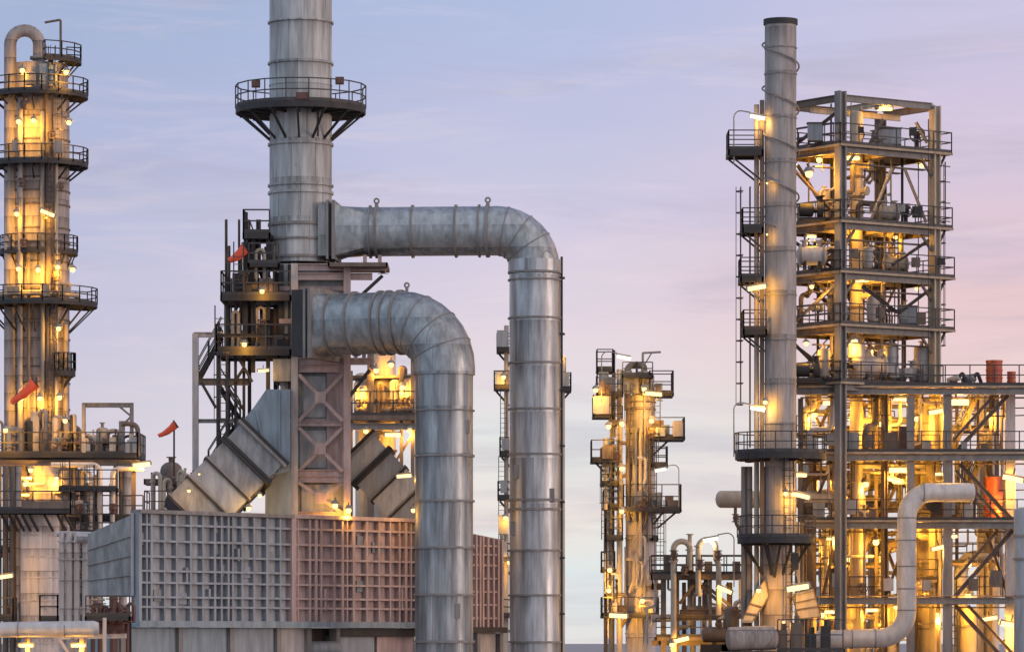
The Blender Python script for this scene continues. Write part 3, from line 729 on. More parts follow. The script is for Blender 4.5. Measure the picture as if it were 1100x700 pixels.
# ---- equipment on the decks of the tower (each its own thing)
def skid(px, py, b, kind, label, w=.9, h=1.0, m=EQUIP):
    """machine standing on a deck: px column, py of its foot, b = depth on the deck"""
    t_base = N(0, b, 0); u = (px-CX)/F; a = (u*t_base.y - t_base.x)/(U.x-u*U.y); p = N(a, b, zt_(py)+.29)
    t = thing(kind, label, kind.replace('_', ' '), tuple(p)); x, y, z = p
    if kind == 'control_cabinet':
        part('casing', MB().box(x-w/2,x+w/2,y-.3,y+.3,z+.25,z+.25+h), m, t)
        part('door', MB().box(x-w/2+.05,x+w/2-.05,y-.33,y-.302,z+.3,z+.2+h), GREYP, t)
        part('frame', MB().box(x-w/2,x-w/2+.07,y-.28,y+.28,z-.02,z+.25).box(x+w/2-.07,x+w/2,y-.28,y+.28,z-.02,z+.25).box(x-w/2,x+w/2,y-.28,y-.2,z+.15,z+.248), DARK, t)
        part('rain_hood', MB().box(x-w/2-.06,x+w/2+.06,y-.4,y+.34,z+.252+h,z+.3+h), DARK, t)
    elif kind == 'pump':
        part('base_plate', MB().box(x-w/2,x+w/2,y-.3,y+.3,z,z+.16), DARK, t)
        part('motor', MB().cyl((x-w*.45,y,z+.16+h*.33),(x+w*.02,y,z+.16+h*.33),h*.30,n=14,dome=.25), m, t)
        part('coupling', MB().cyl((x+w*.0,y,z+.16+h*.33),(x+w*.2,y,z+.16+h*.33),h*.12,n=10), DARK, t)
        part('pump_body', MB().cyl((x+w*.2,y,z+.16+h*.33),(x+w*.42,y,z+.16+h*.33),h*.36,n=14).cyl((x+w*.31,y,z+.16+h*.4),(x+w*.31,y,z+.1+h),h*.12,n=10).cyl((x+w*.31,y,z+.06+h),(x+w*.31,y,z+.1+h),h*.22,n=12), m, t)
    elif kind == 'heat_exchanger':
        zc = z+h*.55; r = h*.36
        part('shell', MB().cyl((x-w*.42,y,zc),(x+w*.42,y,zc),r,n=18,dome=.35), m, t)
        for f in (-.40,.40): part('flange', MB().cyl((x+w*f-.05,y,zc),(x+w*f+.05,y,zc),r*1.2,n=18), GREY, t)
        for f in (-.25,.25):
            part('saddle', MB().box(x+w*f-.07,x+w*f+.07,y-r*.8,y+r*.8,z,zc-r*.6), DARK, t)
            part('nozzle', MB().cyl((x+w*f,y,zc+r*.8),(x+w*f,y,zc+r*1.6),r*.28,n=10).cyl((x+w*f,y,zc+r*1.5),(x+w*f,y,zc+r*1.64),r*.5,n=10), m, t)
    elif kind == 'vertical_drum':
        r = w*.42
        part('shell', MB().cyl((x,y,z+.35),(x,y,z+h),r,n=18,dome=.45), m, t)
        for k_ in range(3):
            A_ = 2*PI*k_/3-.5; part('leg', MB().bar((x+r*.85*math.cos(A_),y+r*.85*math.sin(A_),z),(x+r*.85*math.cos(A_),y+r*.85*math.sin(A_),z+.5),.09,.09), DARK, t)
        part('nozzle', MB().cyl((x,y,z+h+r*.35),(x,y,z+h+r*.95),r*.25,n=10).cyl((x,y,z+h+r*.85),(x,y,z+h+r*.98),r*.45,n=12), m, t)
        part('stiffener_ring', MB().ring((x,y,z+h*.7),(0,0,1),r,w=.08,h=.05,n=18), m, t)
    elif kind == 'gear_operated_valve':
        part('stand', MB().cyl((x,y,z),(x,y,z+h*.75),.11,n=10).cyl((x,y,z),(x,y,z+.06),.25,n=12), m, t)
        w_ = MB().lathe((x,y-.15,z+h*.75), [(w*.40,-.03),(w*.48,-.03),(w*.48,.03),(w*.40,.03)], 18, axis=(0,1,0))
        for k_ in range(3):
            A_ = PI*k_/3; w_.bar((x-w*.43*math.cos(A_),y-.15,z+h*.75-w*.43*math.sin(A_)),(x+w*.43*math.cos(A_),y-.15,z+h*.75+w*.43*math.sin(A_)),.05,.05)
        part('handwheel', w_, DARK, t)
        part('gearbox', MB().box(x-.16,x+.16,y-.12,y+.16,z+h*.6,z+h*.92), m, t)
    return t
skid(957,160,.7,'control_cabinet','grey hooded cabinet on the top deck of the tall steel tower',1.05,.85)
skid(985,160,.6,'gear_operated_valve','spoked handwheel stand on the top deck of the tall steel tower',.9,1.2,DARK)
skid(876,160,1.6,'control_cabinet','pale cabinet on the top deck beside the slim chimney',.8,.9,PALE)
skid(955,242,.8,'heat_exchanger','grey boxy exchanger on the second deck, right of the corner post',1.1,1.15,EQUIP)
skid(973,242,.5,'gear_operated_valve','dark handwheel stand beside the exchanger on the second deck',.7,1.0,DARK)
skid(872,242,1.2,'pump','dark pump set on the second deck beside the slim chimney',1.4,1.2,DARK)
skid(885,242,2.4,'vertical_drum','amber-lit small upright drum on the second deck, left of the corner post',.8,1.7,TANP)
skid(872,296,1.1,'heat_exchanger','pale exchanger on the third deck beside the slim chimney',1.5,1.4,PALE)
skid(962,296,.9,'heat_exchanger','tan exchanger on the third deck below the dark brace',1.4,1.1,TANP)
skid(932,296,.8,'vertical_drum','grey short drum on the third deck beside the thin column',.7,1.3,EQUIP)
skid(938,353,.8,'vertical_drum','pale upright drum on the fourth deck nearest the thin column',.8,1.5,PALE)
skid(975,353,.8,'control_cabinet','grey hooded cabinet on the fourth deck near the right post',.9,.9,EQUIP)
# lower busy deck
for px, kd_, lb, w_, h_, m_ in ((868,'pump','dark pump set on the fifth deck beside the slim chimney',1.4,1.2,DARK),
    (885,'vertical_drum','tan drum on the fifth deck left of the corner post',.8,1.6,TANP),
    (920,'vertical_drum','amber-lit stout drum on the fifth deck right of the corner post',1.1,2.0,TANP),
    (938,'heat_exchanger','pale exchanger on the fifth deck under the long lamp',1.5,1.6,PALE),
    (957,'vertical_drum','grey tall drum mid-way along the fifth deck',.9,2.1,EQUIP),
    (972,'pump','grey pump set on the fifth deck towards the right post',1.3,1.2,EQUIP),
    (990,'vertical_drum','pale tall drum on the fifth deck against the right post',1.0,2.0,PALE)):
    skid(px,415,.9,kd_,lb,w_,h_,m_)
# thin process column inside the tower
D = 223.2
pc = thing('process_column', 'thin brown process column rising inside the tall steel tower behind the corner post', 'column', (X(920,D),D,0))
part('shell', MB().cyl((X(920,D),D,0),(X(920,D),D,Z(122,D)),7.2*S(D),n=20,dome=.4), TANP, pc)
for py in (165,190,212,228,300,330,372,390): part('flange', MB().ring((X(920,D),D,Z(py,D)),(0,0,1),7.2*S(D),w=.12,h=.09,n=20), BROWN, pc)
for py, px1 in ((178,936),(205,932),(318,938),(382,934)): part('nozzle', MB().cyl(P(920,py,D),P(px1,py,D-.6),.16,n=10).cyl(P(px1-1.5,py,D-.55),P(px1,py,D-.6),.26,n=10), TANP, pc)

# ================================================================ LOWER STEEL RACK (right)
D = 221.0; DB = 230.0
rk = thing('steel_pipe_rack', 'lower steel rack with crossed double braces filling the bottom right corner', 'pipe rack', (X(1000,225),225,0))
def rpost(px, d, py, w=.42, m=GREY): part('post', MB().ibeam((X(px,d),d,0),(X(px,d),d,Z(py,d)),w,w,.08,up=(0,1,0)), m, rk)
for px, d, py, w, m in ((978,D,425,.40,GREY),(1017.5,D,418,.42,GREY),(1085,D+1,418,.50,PALE),(860,D+1,428,.26,BROWN),(1053,D+5,420,.34,TANP),(978,DB,420,.3,BROWN),(1017,DB,420,.34,BROWN),(1070,DB,420,.3,BROWN),(893,DB,420,.3,TANP),(935,DB,420,.26,TANP),(868,DB,420,.3,TANP)): rpost(px,d,py,w,m)
def rbeam(p0, p1, py, d, h=.34, w=.24, m=BROWN, nm='beam', d1=None):
    return part(nm, MB().ibeam(P(p0,py,d), P(p1,py,d1 or d), w, h), m, rk)
for py, p0, p1 in ((420,856,1120),(491,858,1120),(564,862,1120),(645,880,1120)):
    rbeam(p0, p1, py, D-.32, m=GREY); rbeam(p0, p1, py, DB, m=BROWN)
    for px in (870, 900, 935, 975, 1014, 1050, 1083): rbeam(px, px+.5, py, D-.1, .3, .18, TANP, 'cross_beam', DB-.2)
    poly = [(X(p0,D),D-.5),(X(p1,D),D-.5),(X(p1,D),D+3.2),(X(p0,D),D+3.2)]
    if py != 645: flat_platform(rk, poly, Z(py,D)+.25, edges=[[0,1]], t=.05, mat=DECKM, chan=.10)
    else: part('deck', MB().plate(poly, Z(py,D)+.24, Z(py,D)+.29), DECKM, rk)
for py in (513, 540, 590, 615, 670): rbeam(865, 1012, py, DB+.1, .22, .16, TANP)
for a_ in ((1083,424,1024,488,.22),(1068,424,1024,472,.16),(1031,498,1090,561,.22),(1026,505,1078,561,.16),(1088,569,1026,640,.22),(1072,569,1026,622,.16),(1026,650,1086,716,.22),(1040,650,1092,706,.16)):
    part('brace', MB().ibeam(P(a_[0],a_[1],D+.3), P(a_[2],a_[3],D+.3), a_[4], a_[4]), BROWN, rk)
for a_ in ((866,428,895,484),(896,428,868,484),(938,572,908,640),(946,572,972,640),(905,500,940,560),(972,500,945,560)):
    part('brace', MB().ibeam(P(a_[0],a_[1],D+4), P(a_[2],a_[3],D+4), .18, .18), BROWN, rk)
for a_ in ((1052,428,1076,486),(1000,570,984,640),(1060,575,1080,640)): part('brace', MB().ibeam(P(a_[0],a_[1],D+6), P(a_[2],a_[3],D+6), .18, .18), TANP, rk)
stair(rk, P(1022,486,D+2), P(1048,427,D+2), .8, BROWN)
# wires to the right
for py in (439, 447, 527): part('cable', MB().tube([P(1060,py,D+2), P(1130,py-2,D+2)], .035, 6), DARK, rk)

def vcol(px, r, y0, y1, d, label, m=TANP, nm='process_column', bands=(), dome=.4, cat='column'):
    t = thing(nm, label, cat, (X(px,d),d,0)); rr = r*S(d)
    part('shell', MB().cyl((X(px,d),d,Z(y1,d)),(X(px,d),d,Z(y0,d)),rr,n=24,dome=dome), m, t)
    for py in bands: part('flange', MB().ring((X(px,d),d,Z(py,d)),(0,0,1),rr,w=.12,h=.07,n=24), GREY, t)
    return t
vcol(917,13.5,572,760,226,'wide amber-lit vertical vessel below the third rack deck, left of the white bent pipe',bands=(590,640,668))
vcol(998,13,432,760,226,'tall amber-lit vessel just right of the white bent pipe',bands=(455,500,575,605,650,675))
vcol(940,7,428,500,225,'slender amber-lit column under the fifth deck, between corner post and middle post',bands=(445,470))
vcol(953,5,430,500,224.4,'thinnest amber-lit column under the fifth deck, beside the red box',bands=(452,))
vcol(925,5,432,500,226,'slender tan column under the fifth deck, closest to the corner post',bands=(460,))
vcol(868,8,500,760,228,'tan column behind the rack, right beside the slim chimney foot',bands=(560,600))
vcol(1062,6,425,760,227,'tan column behind the crossed double braces',bands=(450,520,600))
vcol(885,5,575,760,225,'slender tan column between chimney foot and wide amber-lit vessel',bands=(600,650))
vcol(955,8,650,760,224,'short tan vessel standing low behind the white bent pipe',bands=(668,))
vcol(1040,9,655,760,224,'short amber-lit vessel at the bottom right under the lowest brace',bands=(672,))
vcol(1098,9,548,760,215,'grey column at the right edge of the frame',GREYP,bands=(575,600,640))
# white bent pipe in front
d = 217.5
big = thing('bent_process_pipe', 'thick pale pipe bending down in front of the steel rack', 'pipe', (X(974,d),d,0))
part('pipe_run', MB().tube(arc_path([P(1044,528.5,d+1), P(974,528.5,d), P(974,684,d), P(878,687,d+1)], 1.35, 8), 10.3*S(d), 20), PIPE, big)
for c_, a_ in ((P(1043,528.5,d+1),(1,0,0)),(P(992,528.5,d),(1,0,0)),(P(974,556,d),(0,0,1)),(P(974,608,d),(0,0,1)),(P(974,655,d),(0,0,1)),(P(940,685.2,d),(1,0,0)),(P(974,580,d),(0,0,1)),(P(974,632,d),(0,0,1)),(P(1015,528.5,d+.6),(1,0,0)),(P(915,686,d+.6),(1,0,0))):
    part('band', MB().ring(c_, a_, 10.3*S(d), w=.07, h=.015, n=20), GREY, big)
part('end_cap', MB().cyl(P(1044,528.5,d+1), P(1046,528.5,d+1), 10.3*S(d), 8*S(d), n=20), GREY, big)
# horizontal drum behind the chimney
d = 222.8
hd = thing('horizontal_drum', 'long tan horizontal drum passing behind the slim chimney, its round end out on the left', 'drum', (X(840,d),d,0))
part('shell', MB().cyl(P(774,536,d), P(905,536,d), 9.2*S(d), n=24, dome=.6), TANP, hd)
for px in (800, 862, 890): part('stiffener_ring', MB().ring(P(px,536,d), (1,0,0), 9.2*S(d), w=.1, h=.04, n=24), TANP, hd)
part('drain_pipe', pipe_mb([P(790,545,d), P(790,562,d), P(796,570,d), P(796,582,d)], .09, .3), BROWN, hd)
valve(hd, P(790,556,d), (0,0,1), .11, BROWN)
for px in (822, 870): part('saddle', MB().box(X(px-3,d),X(px+3,d),d-.3,d+.3,0,Z(544,d)), BROWN, hd)
# second drum higher inside rack
for px0, px1, py, r_, d, lb in ((905,975,512,7,227,'amber-lit horizontal drum under the second rack deck behind the corner post'),(868,900,505,5,226,'short amber-lit horizontal drum between chimney and corner post'),(985,1012,606,5,228,'small tan horizontal drum behind the tall amber-lit vessel')):
    t = thing('horizontal_drum', lb, 'drum', tuple(P((px0+px1)/2,py+r_,d)))
    part('shell', MB().cyl(P(px0,py,d),P(px1,py,d),r_*S(d),n=18,dome=.5), TANP, t)
    for f in (.2,.8): x = X(px0+(px1-px0)*f,d); part('saddle', MB().box(x-.1,x+.1,d-.25,d+.25,Z(py+r_+8,d),Z(py+r_*.7,d)), BROWN, t)
# orange tanks on the deck at right
def drum_tank(px, w, y0, y1, d, label, m=ORANGE):
    t = thing('orange_tank', label, 'tank', (X(px,d),d,Z(y1,d))); r_ = w/2*S(d)
    part('shell', MB().cyl((X(px,d),d,Z(y1,d)),(X(px,d),d,Z(y0,d)),r_,n=24), m, t)
    part('lid', MB().cyl((X(px,d),d,Z(y0,d)),(X(px,d),d,Z(y0,d)+.1),r_*1.05,n=24), m, t)
    for f in (.33,.66): part('band', MB().ring((X(px,d),d,Z(y1+(y0-y1)*f,d)),(0,0,1),r_,w=.06,h=.03,n=24), m, t)
    return t
drum_tank(1068,17.5,389,414,221.5,'larger orange-red tank on the high deck at the right edge')
drum_tank(1086.5,9,401,414,221.5,'smaller orange-red tank on the high deck at the right edge')
drum_tank(1067,20,514,562,223.4,'orange-red drum standing behind the lower double brace')
t = thing('red_cabinet', 'dull red cabinet on the second rack deck by the middle post', 'cabinet', tuple(P(970,488,221.5)))
part('casing', MB().box(X(965,221.5),X(974,221.5),221.2,221.8,Z(487,221.5),Z(458,221.5)), REDB, t)
part('door', MB().box(X(966,221.5),X(973,221.5),221.16,221.197,Z(485,221.5),Z(460,221.5)), REDB, t)
# duct pile on the high deck (right of tower) and hose reel
for px, r_, lb in ((1024,5,'pale short drum at the left end of the high right deck'),(1040,6,'grey low drum on the high right deck beside the orange tanks')):
    t = thing('pump_unit', lb, 'pump', tuple(P(px,414,222)))
    part('body', MB().cyl(P(px-5,409,222),P(px+6,405,221.6),r_*S(222)*.7,n=14,dome=.4), PALE if px < 1030 else EQUIP, t)
    part('stand', MB().box(X(px-4,222),X(px+4,222),221.7,222.3,Z(414,222),Z(408,222)), DARK, t)
    part('discharge_pipe', pipe_mb([P(px+6,405,221.6),P(px+10,400,221.6),P(px+14,411,221.6)],.1,.2), DARK, t)
# arched pipe bottom right
t = solo('arched_pipe', pipe_mb([P(1032,760,226),P(1032,598,226),P(1066,598,226),P(1066,760,226)], .38, .95, 14), PIPE, 'fat pale arched pipe behind the lower braces at the bottom right', 'pipe', (X(1049,226),226,0))
# dark circular blind (manway)
t = thing('manway_nozzle', 'dark round manway nozzle under the horizontal arm of the white bent pipe', 'nozzle', tuple(P(1003,541,219)))
part('neck', MB().cyl(P(1003,541,224), P(1003,541,219.4), 7*S(219), n=18), BROWN, t); part('cover', MB().cyl(P(1003,541,219.38), P(1003,541,219.2), 8.5*S(219), n=18), DARK, t)

# ---- inner landings, ladders, thin posts and rails that fill the rack
for x0, x1, py, d0, d1 in ((903,972,457,3.4,6.0),(864,894,462,3.0,6.0),(905,960,532,4.5,7.5),(984,1013,530,2.4,6),(1024,1078,455,5,8),(866,958,606,3.6,6.4),(1026,1082,603,4,7),(984,1012,622,2.2,5)):
    flat_platform(rk, [(X(x0,D),D+d0),(X(x1,D),D+d0),(X(x1,D),D+d1),(X(x0,D),D+d1)], Z(py,D), edges=[[0,1],[2,3]], t=.06, mat=DECKM, chan=.14)
for px, y0, y1 in ((986,490,422),(1012,562,494),(912,562,494),(1026,716,648),(888,644,567),(951,490,424)): ladder(rk, X(px,D), D+1.2, Z(y0,D), Z(y1,D), ang=-90, cage=True)
for px, dd, y0 in ((908,3.3,420),(947,3.3,420),(962,6,420),(925,6,491),(992,4,420),(1030,4,420),(1072,3.3,420),(1043,7,420),(880,3.3,491)): part('post', MB().ibeam((X(px,D),D+dd,0),(X(px,D),D+dd,Z(y0,D)),.17,.17,up=(0,1,0)), BROWN, rk)
for a_ in ((1024,489,1016,425),(1083,640,1060,572),(884,640,900,568),(952,640,976,568),(868,560,893,496)): part('brace', MB().ibeam(P(a_[0],a_[1],D+1.5),P(a_[2],a_[3],D+1.5),.15,.15), BROWN, rk)
stair(rk, P(1026,562,D+2.4), P(1052,496,D+2.4), .8, BROWN); stair(rk, P(905,642,D+2.6), P(935,568,D+2.6), .8, BROWN)
for px, py in ((872,484),(892,478),(916,482),(934,480),(958,482),(996,484),(1006,556),(938,556),(915,552),(880,556),(1036,482),(1058,486),(1040,556),(1020,552),(870,636),(900,630),(955,634),(996,634),(1046,634),(1070,630)):
    w_ = (px % 7)*.03+.16; x_ = X(px,D); part('junction_box', MB().box(x_-w_,x_+w_,D+.3-J(),D+.5,Z(py,D),Z(py,D)+w_*2.6), (EQUIP,DARK,BROWN,PALE)[px % 4], rk)
for py in (427,498,571,652): part('cable_tray', MB().bar(P(860,py,D+1),P(1110,py,D+1),.4,.07), BROWN, rk)
# ---- piping carried by the rack: runs at several depths
rr = random.Random(11)
pm = [TANP, PIPE, TANP, BROWN, PALE, GREY]
cnt = 0
def run(pts, r, m, own=rk, fl=True):
    global cnt
    o = part('pipe', pipe_mb(pts, r, max(r*3, .25), 10, [(0,.12),(len(pts)-2,.88)] if fl else ()), m, own); cnt += 1; return o
for i in range(15):                          # between decks 420 and 491
    d = rr.uniform(222, 229.5); x0 = rr.uniform(864, 1010); x1 = min(max(x0 + rr.choice((-1,1))*rr.uniform(10, 45), 862), 1014); yy = rr.uniform(432, 462); r = rr.choice((.07,.09,.12,.16,.2))
    run([P(x0,420,d),P(x0,yy,d),P(x1,yy,d+rr.uniform(-1,1)),P(x1,488,d)], r, rr.choice(pm))
for i in range(17):                          # between 491 and 564
    d = rr.uniform(222, 229.5); x0 = rr.uniform(864, 1012); x1 = min(max(x0 + rr.choice((-1,1))*rr.uniform(14, 60), 862), 1014); yy = rr.uniform(503, 550); r = rr.choice((.08,.1,.14,.2,.26))
    run([P(x0,494,d),P(x0,yy,d),P(x1,yy,d+rr.uniform(-1,1)),P(x1,562 if rr.random() < .6 else 660,d)], r, rr.choice(pm))
for i in range(14):
    d = rr.uniform(223, 229.5); x0 = rr.uniform(868, 1012); x1 = min(max(x0 + rr.choice((-1,1))*rr.uniform(10, 40), 866), 1014); yy = rr.uniform(575, 690); r = rr.choice((.08,.1,.14,.2))
    run([P(x0,566,d),P(x0,yy,d),P(x1,yy,d+rr.uniform(-1,1)),P(x1,730,d)], r, rr.choice(pm))
for i in range(9):                           # long horizontal headers
    yy = rr.choice((436,442,500,507,520,573,580,655,662)); d = rr.uniform(222.5, 229); r = rr.choice((.09,.12,.17)); x0 = rr.uniform(862, 930)
    run([P(x0,yy,d),P(x0+rr.uniform(60,140),yy,d)], r, rr.choice(pm))
for i in range(20):                           # right bay
    d = rr.uniform(224, 229); x0 = rr.uniform(1024, 1080); x1 = x0+rr.uniform(-20,20); y0 = rr.choice((422,494,566)); yy = y0+rr.uniform(15,50); r = rr.choice((.08,.1,.15))
    run([P(x0,y0,d),P(x0,yy,d),P(x1,yy,d),P(x1,y0+74,d)], r, rr.choice(pm))
for i in range(10):
    px = rr.uniform(866,1010); py = rr.choice((480,552,632)); d = rr.uniform(221.8,224); valve(rk, P(px,py,d), rr.choice(((1,0,0),(0,0,1))), rr.uniform(.13,.2), rr.choice((EQUIP,TANP,BROWN)))
for i in range(34):                          # thin conduits, small-bore lines and hand-valves near the front of the rack
    d = rr.uniform(221.3, 224); x0 = rr.uniform(862, 1096); k_ = rr.randrange(4); y0, y1 = ((424,488),(495,561),(568,642),(650,730))[k_]
    if rr.random() < .55: part('conduit', MB().tube([P(x0,y1,d),P(x0,y0,d)], rr.choice((.03,.045,.06)), 6), rr.choice((BROWN,TANP,DARK,PALE)), rk)
    else: yy = rr.uniform(y0+4, y1-6); part('conduit', MB().tube(arc_path([P(x0,y0,d),P(x0,yy,d),P(x0+rr.uniform(-26,26),yy,d),P(x0+rr.uniform(-26,26),yy,d+1.5)], .2), rr.choice((.04,.06,.08)), 6), rr.choice((BROWN,TANP,GREY,PALE)), rk)
for px, py, x1 in ((1030,481,1078),(1030,555,1080),(1030,634,1080),(906,481,972),(866,555,895),(906,634,958),(988,481,1012),(988,555,1012)):
    part('railing', rail_mb(MB(), [(X(px,D),D+1.2,Z(py+7,D)),(X(x1,D),D+1.2,Z(py+7,D))], toe=False), RAILM, rk)
# ---- piping on the tower decks
for i in range(30):
    lv = rr.randrange(1, 5); y1 = LV[lv+1] if lv < 5 else 488; y0 = LV[lv]
    a0 = rr.uniform(.4, LA-.5); b0 = rr.uniform(.6, LB-.4); a1 = min(max(a0+rr.uniform(-2,2), .3), LA-.3); z0 = zt_(y0)-.2; z1 = zt_(y1)+.3; zm = z1+rr.uniform(.5,(z0-z1)*.85); r = rr.choice((.05,.07,.09,.13))
    part('pipe', pipe_mb([N(a0,b0,z0),N(a0,b0,zm),N(a1,b0,zm),N(a1,b0,z1)], r, .3, 8, [(1,.3)]), rr.choice((TANP,BROWN,DARK,GREY,PALE)), tw)
for i in range(14):
    lv = rr.randrange(1, 6); a0 = rr.uniform(.5, LA-.6); b0 = rr.uniform(.3, LB-.5)
    valve(tw, N(a0,b0,zt_(LV[lv])+rr.uniform(.8,1.5)), rr.choice((tuple(U),(0,0,1))), rr.uniform(.10,.17), rr.choice((EQUIP,TANP,DARK)))

# ================================================================ SLIM CHIMNEY
D = 216.0; s = S(D); cx_ = X(838.5, D); r = 17*s
ch = thing('slim_chimney', 'slim grey chimney with a spiral strake before the tall steel tower', 'chimney', (cx_, D, 0))
part('shaft', MB().cyl((cx_,D,Z(580,D)),(cx_,D,Z(22,D)),r,n=40), CHIM, ch)
part('foot', MB().cyl((X(834,D),D,0),(X(834,D),D,Z(585,D)),15.5*s,n=32), INSULB, ch)
part('mouth_ring', MB().lathe((cx_,D,Z(25,D)),[(r-.12,-.1),(r+.07,-.1),(r+.07,.18),(r-.12,.18)],40), DARK, ch)
for py in (52,80,127,175,222,270,317,365,412,455): part('stiffener_ring', MB().ring((cx_,D,Z(py,D)),(0,0,1),r,w=.07,h=.035,n=40), GREY, ch)
pts = []
for i in range(180):
    f = i/179; t = f*2*PI*4.6+.6; pts.append(Vector((cx_+(r+.13)*math.cos(t), D+(r+.13)*math.sin(t), Z(30+f*215, D))))
part('spiral_strake', MB().tube(pts, .048, 6), GREY, ch)
# access mast with platforms on the left
px_m = 818
part('guide_post', MB().ibeam((X(818.5,D),D-.1,0),(X(818.5,D),D-.1,Z(108,D)),.22,.24,up=(0,1,0)), BROWN, ch)
part('riser_pipe', MB().cyl((X(813,D),D+.2,0),(X(813,D),D+.2,Z(112,D)),.13,n=10), TANP, ch)
ladder(ch, X(806,D), D+.3, Z(480,D), Z(200,D), ang=180, cage=True)
for px0, px1, py in ((782,818,166),(797,818,249),(795,818,302),(798,822,358)):
    pl = flat_platform(ch, [(X(px0,D),D-.9),(X(px1,D),D-.9),(X(px1,D),D+1.3),(X(px0,D),D+1.3)], Z(py-3,D), edges=[[1,0,3,2]], t=.12, mat=DARK, chan=.3, h=1.0)
    for yy in (D-.7, D+1.1): part('bracket', MB().bar((X(px0+2,D),yy,Z(py+3,D)),(X(px1,D),yy,Z(py+3+(px1-px0)*.75,D)),.09,.09), DARK, pl)
round_platform(ch, (cx_, D), Z(487,D), r+.0, 49*s, brackets=9, drop=.0001, t=.2, mat=DARK, h=1.05)
round_platform(ch, (X(834,D), D), Z(577,D), r, 42*s, brackets=8, drop=1.6, t=.2, mat=DARK, h=1.1)
ladder(ch, X(846,D), D-1.0, Z(575,D), Z(492,D), ang=-90, cage=True)
ladder(ch, X(848,D), D-1.0, 3, Z(580,D), ang=-90, cage=False)
for px0, px1 in ((824,832),(838,832)): part('brace', MB().bar(P(px0,585,D-1.0),P(px1,620,D-.95),.12,.12), DARK, ch)
part('junction_box', MB().box(X(849,D),X(856,D),D-1.3,D-.9,Z(612,D),Z(594,D)), DARK, ch)
for px, rr_, m in ((800,.14,GREY),(806,.16,INSULB),(858,.15,TANP),(863,.10,BROWN),(822,.13,INSULB)):
    part('riser_pipe', MB().cyl((X(px,D),D+.9,0),(X(px,D),D+.9,Z(560 if px > 830 else 500,D)),rr_,n=10), m, ch)
# sloping hoppers at the chimney foot
for pts, dd, lb, m in (([(796,668),(808,668),(826,640),(822,622),(812,634)],D-.6,'amber-lit sloping chute left of the chimney foot',TANP),([(851,640),(874,634),(882,662),(858,664)],D-.4,'tan amber-lit hopper right of the chimney foot',TANP)):
    t = thing('hopper_chute', lb, 'chute', tuple(P(pts[0][0],pts[0][1],dd)))
    vs = [P(x_,y_,dd) for x_,y_ in pts]+[P(x_,y_,dd+1.3) for x_,y_ in pts]; n = len(pts)
    part('casing', MB().add(vs,[tuple(range(n)),tuple(range(2*n-1,n-1,-1))]+[(i,i+n,(i+1)%n+n,(i+1)%n) for i in range(n)]), m, t)
    for f0 in (.3, .6):
        i_, j_ = (0, 1)
        m0 = P(*pts[0],dd-.05).lerp(P(*pts[-1],dd-.05), f0); m1 = P(*pts[1],dd-.05).lerp(P(*pts[2],dd-.05), f0); part('stiffener', MB().bar(m0, m1, .07, .09, up=(0,-1,0)), BROWN, t)
    for k0 in range(n):
        part('edge_angle', MB().bar(P(*pts[k0],dd-.02), P(*pts[(k0+1) % n],dd-.02), .06, .07, up=(0,-1,0)), BROWN, t)
    a_, b_ = pts[2], pts[3] if len(pts) == 4 else pts[4]
    part('flange', MB().bar(P(pts[0][0],pts[0][1],dd-.06)+Vector((0,0,.05)),P(pts[1][0],pts[1][1],dd-.06)+Vector((0,0,.05)),.12,.14,up=(0,-1,0)), GREY, t)
    part('support', MB().box(X((pts[0][0]+pts[1][0])/2-2,dd),X((pts[0][0]+pts[1][0])/2+2,dd),dd+.5,dd+.8,0,Z(max(p[1] for p in pts),dd)), BROWN, t)
# brown skid with drum at the bottom
d = 212.0
t = thing('skid_drum', 'brown horizontal drum on a dark skid at the foot of the slim chimney', 'drum', tuple(P(808,760,d)))
part('shell', MB().cyl(P(784,686,d),P(832,684,d),13*S(d),n=22,dome=.35), INSULB, t)
part('deck', MB().box(X(776,d),X(905,d),d-.4,d+2.4,Z(703,d),Z(699,d)), DARK, t)
part('railing', rail_mb(MB(), [(X(835,d),d-.3,Z(699,d)),(X(905,d),d-.3,Z(699,d))], h=1.6), RAILM, t)
for px in (792, 826, 870, 900): part('leg', MB().box(X(px,d)-.12,X(px,d)+.12,d+.2,d+.5,0,Z(703,d)), DARK, t)
for px, w_, y0 in ((842,9,676),(856,12,668),(872,11,680),(888,10,672)):
    part('valve_block', MB().box(X(px-w_/2,d),X(px+w_/2,d),d+.4,d+1.2,Z(699,d),Z(y0,d)).cyl(P(px,y0,d+.8),P(px,y0-7,d+.8),.14,n=8), BROWN if px < 860 else DARK, t)
# ================================================================ TALL PLATFORMED TOWER AT THE LEFT EDGE
D = 310.0; s = S(D); cx_ = X(41.5, D); r = 33*s
lt = thing('distillation_tower', 'tall brown tower ringed by railed platforms, a bent pipe over its head', 'tower', (cx_, D, 0))
part('shell', MB().cyl((cx_,D,0),(cx_,D,Z(108,D)),r,n=44), INSULB, lt)
part('head', MB().cyl((X(42,D),D,Z(108,D)),(X(42,D),D,Z(70,D)),31*s,n=40,dome=.0), INSULB, lt)
for py in (128,152,193,207,222,247,262,283,312,345,365,395,412,440,470): part('stiffener_ring', MB().ring((cx_,D,Z(py,D)),(0,0,1),r,w=.12,h=.07,n=44), BROWN, lt)
for py, ro, a0, a1, nb in ((66,46,-75,20,4),(103,53,-200,40,10),(177,53,-200,40,10),(271,42,-190,20,9),(327,63,-200,40,12)):
    round_platform(lt, (cx_,D), Z(py,D), r if py > 70 else 31*s, ro*s, a0, a1, brackets=nb, drop=1.0 if py != 327 else 1.9, t=.13, mat=DARK, h=1.15, rt=.075)
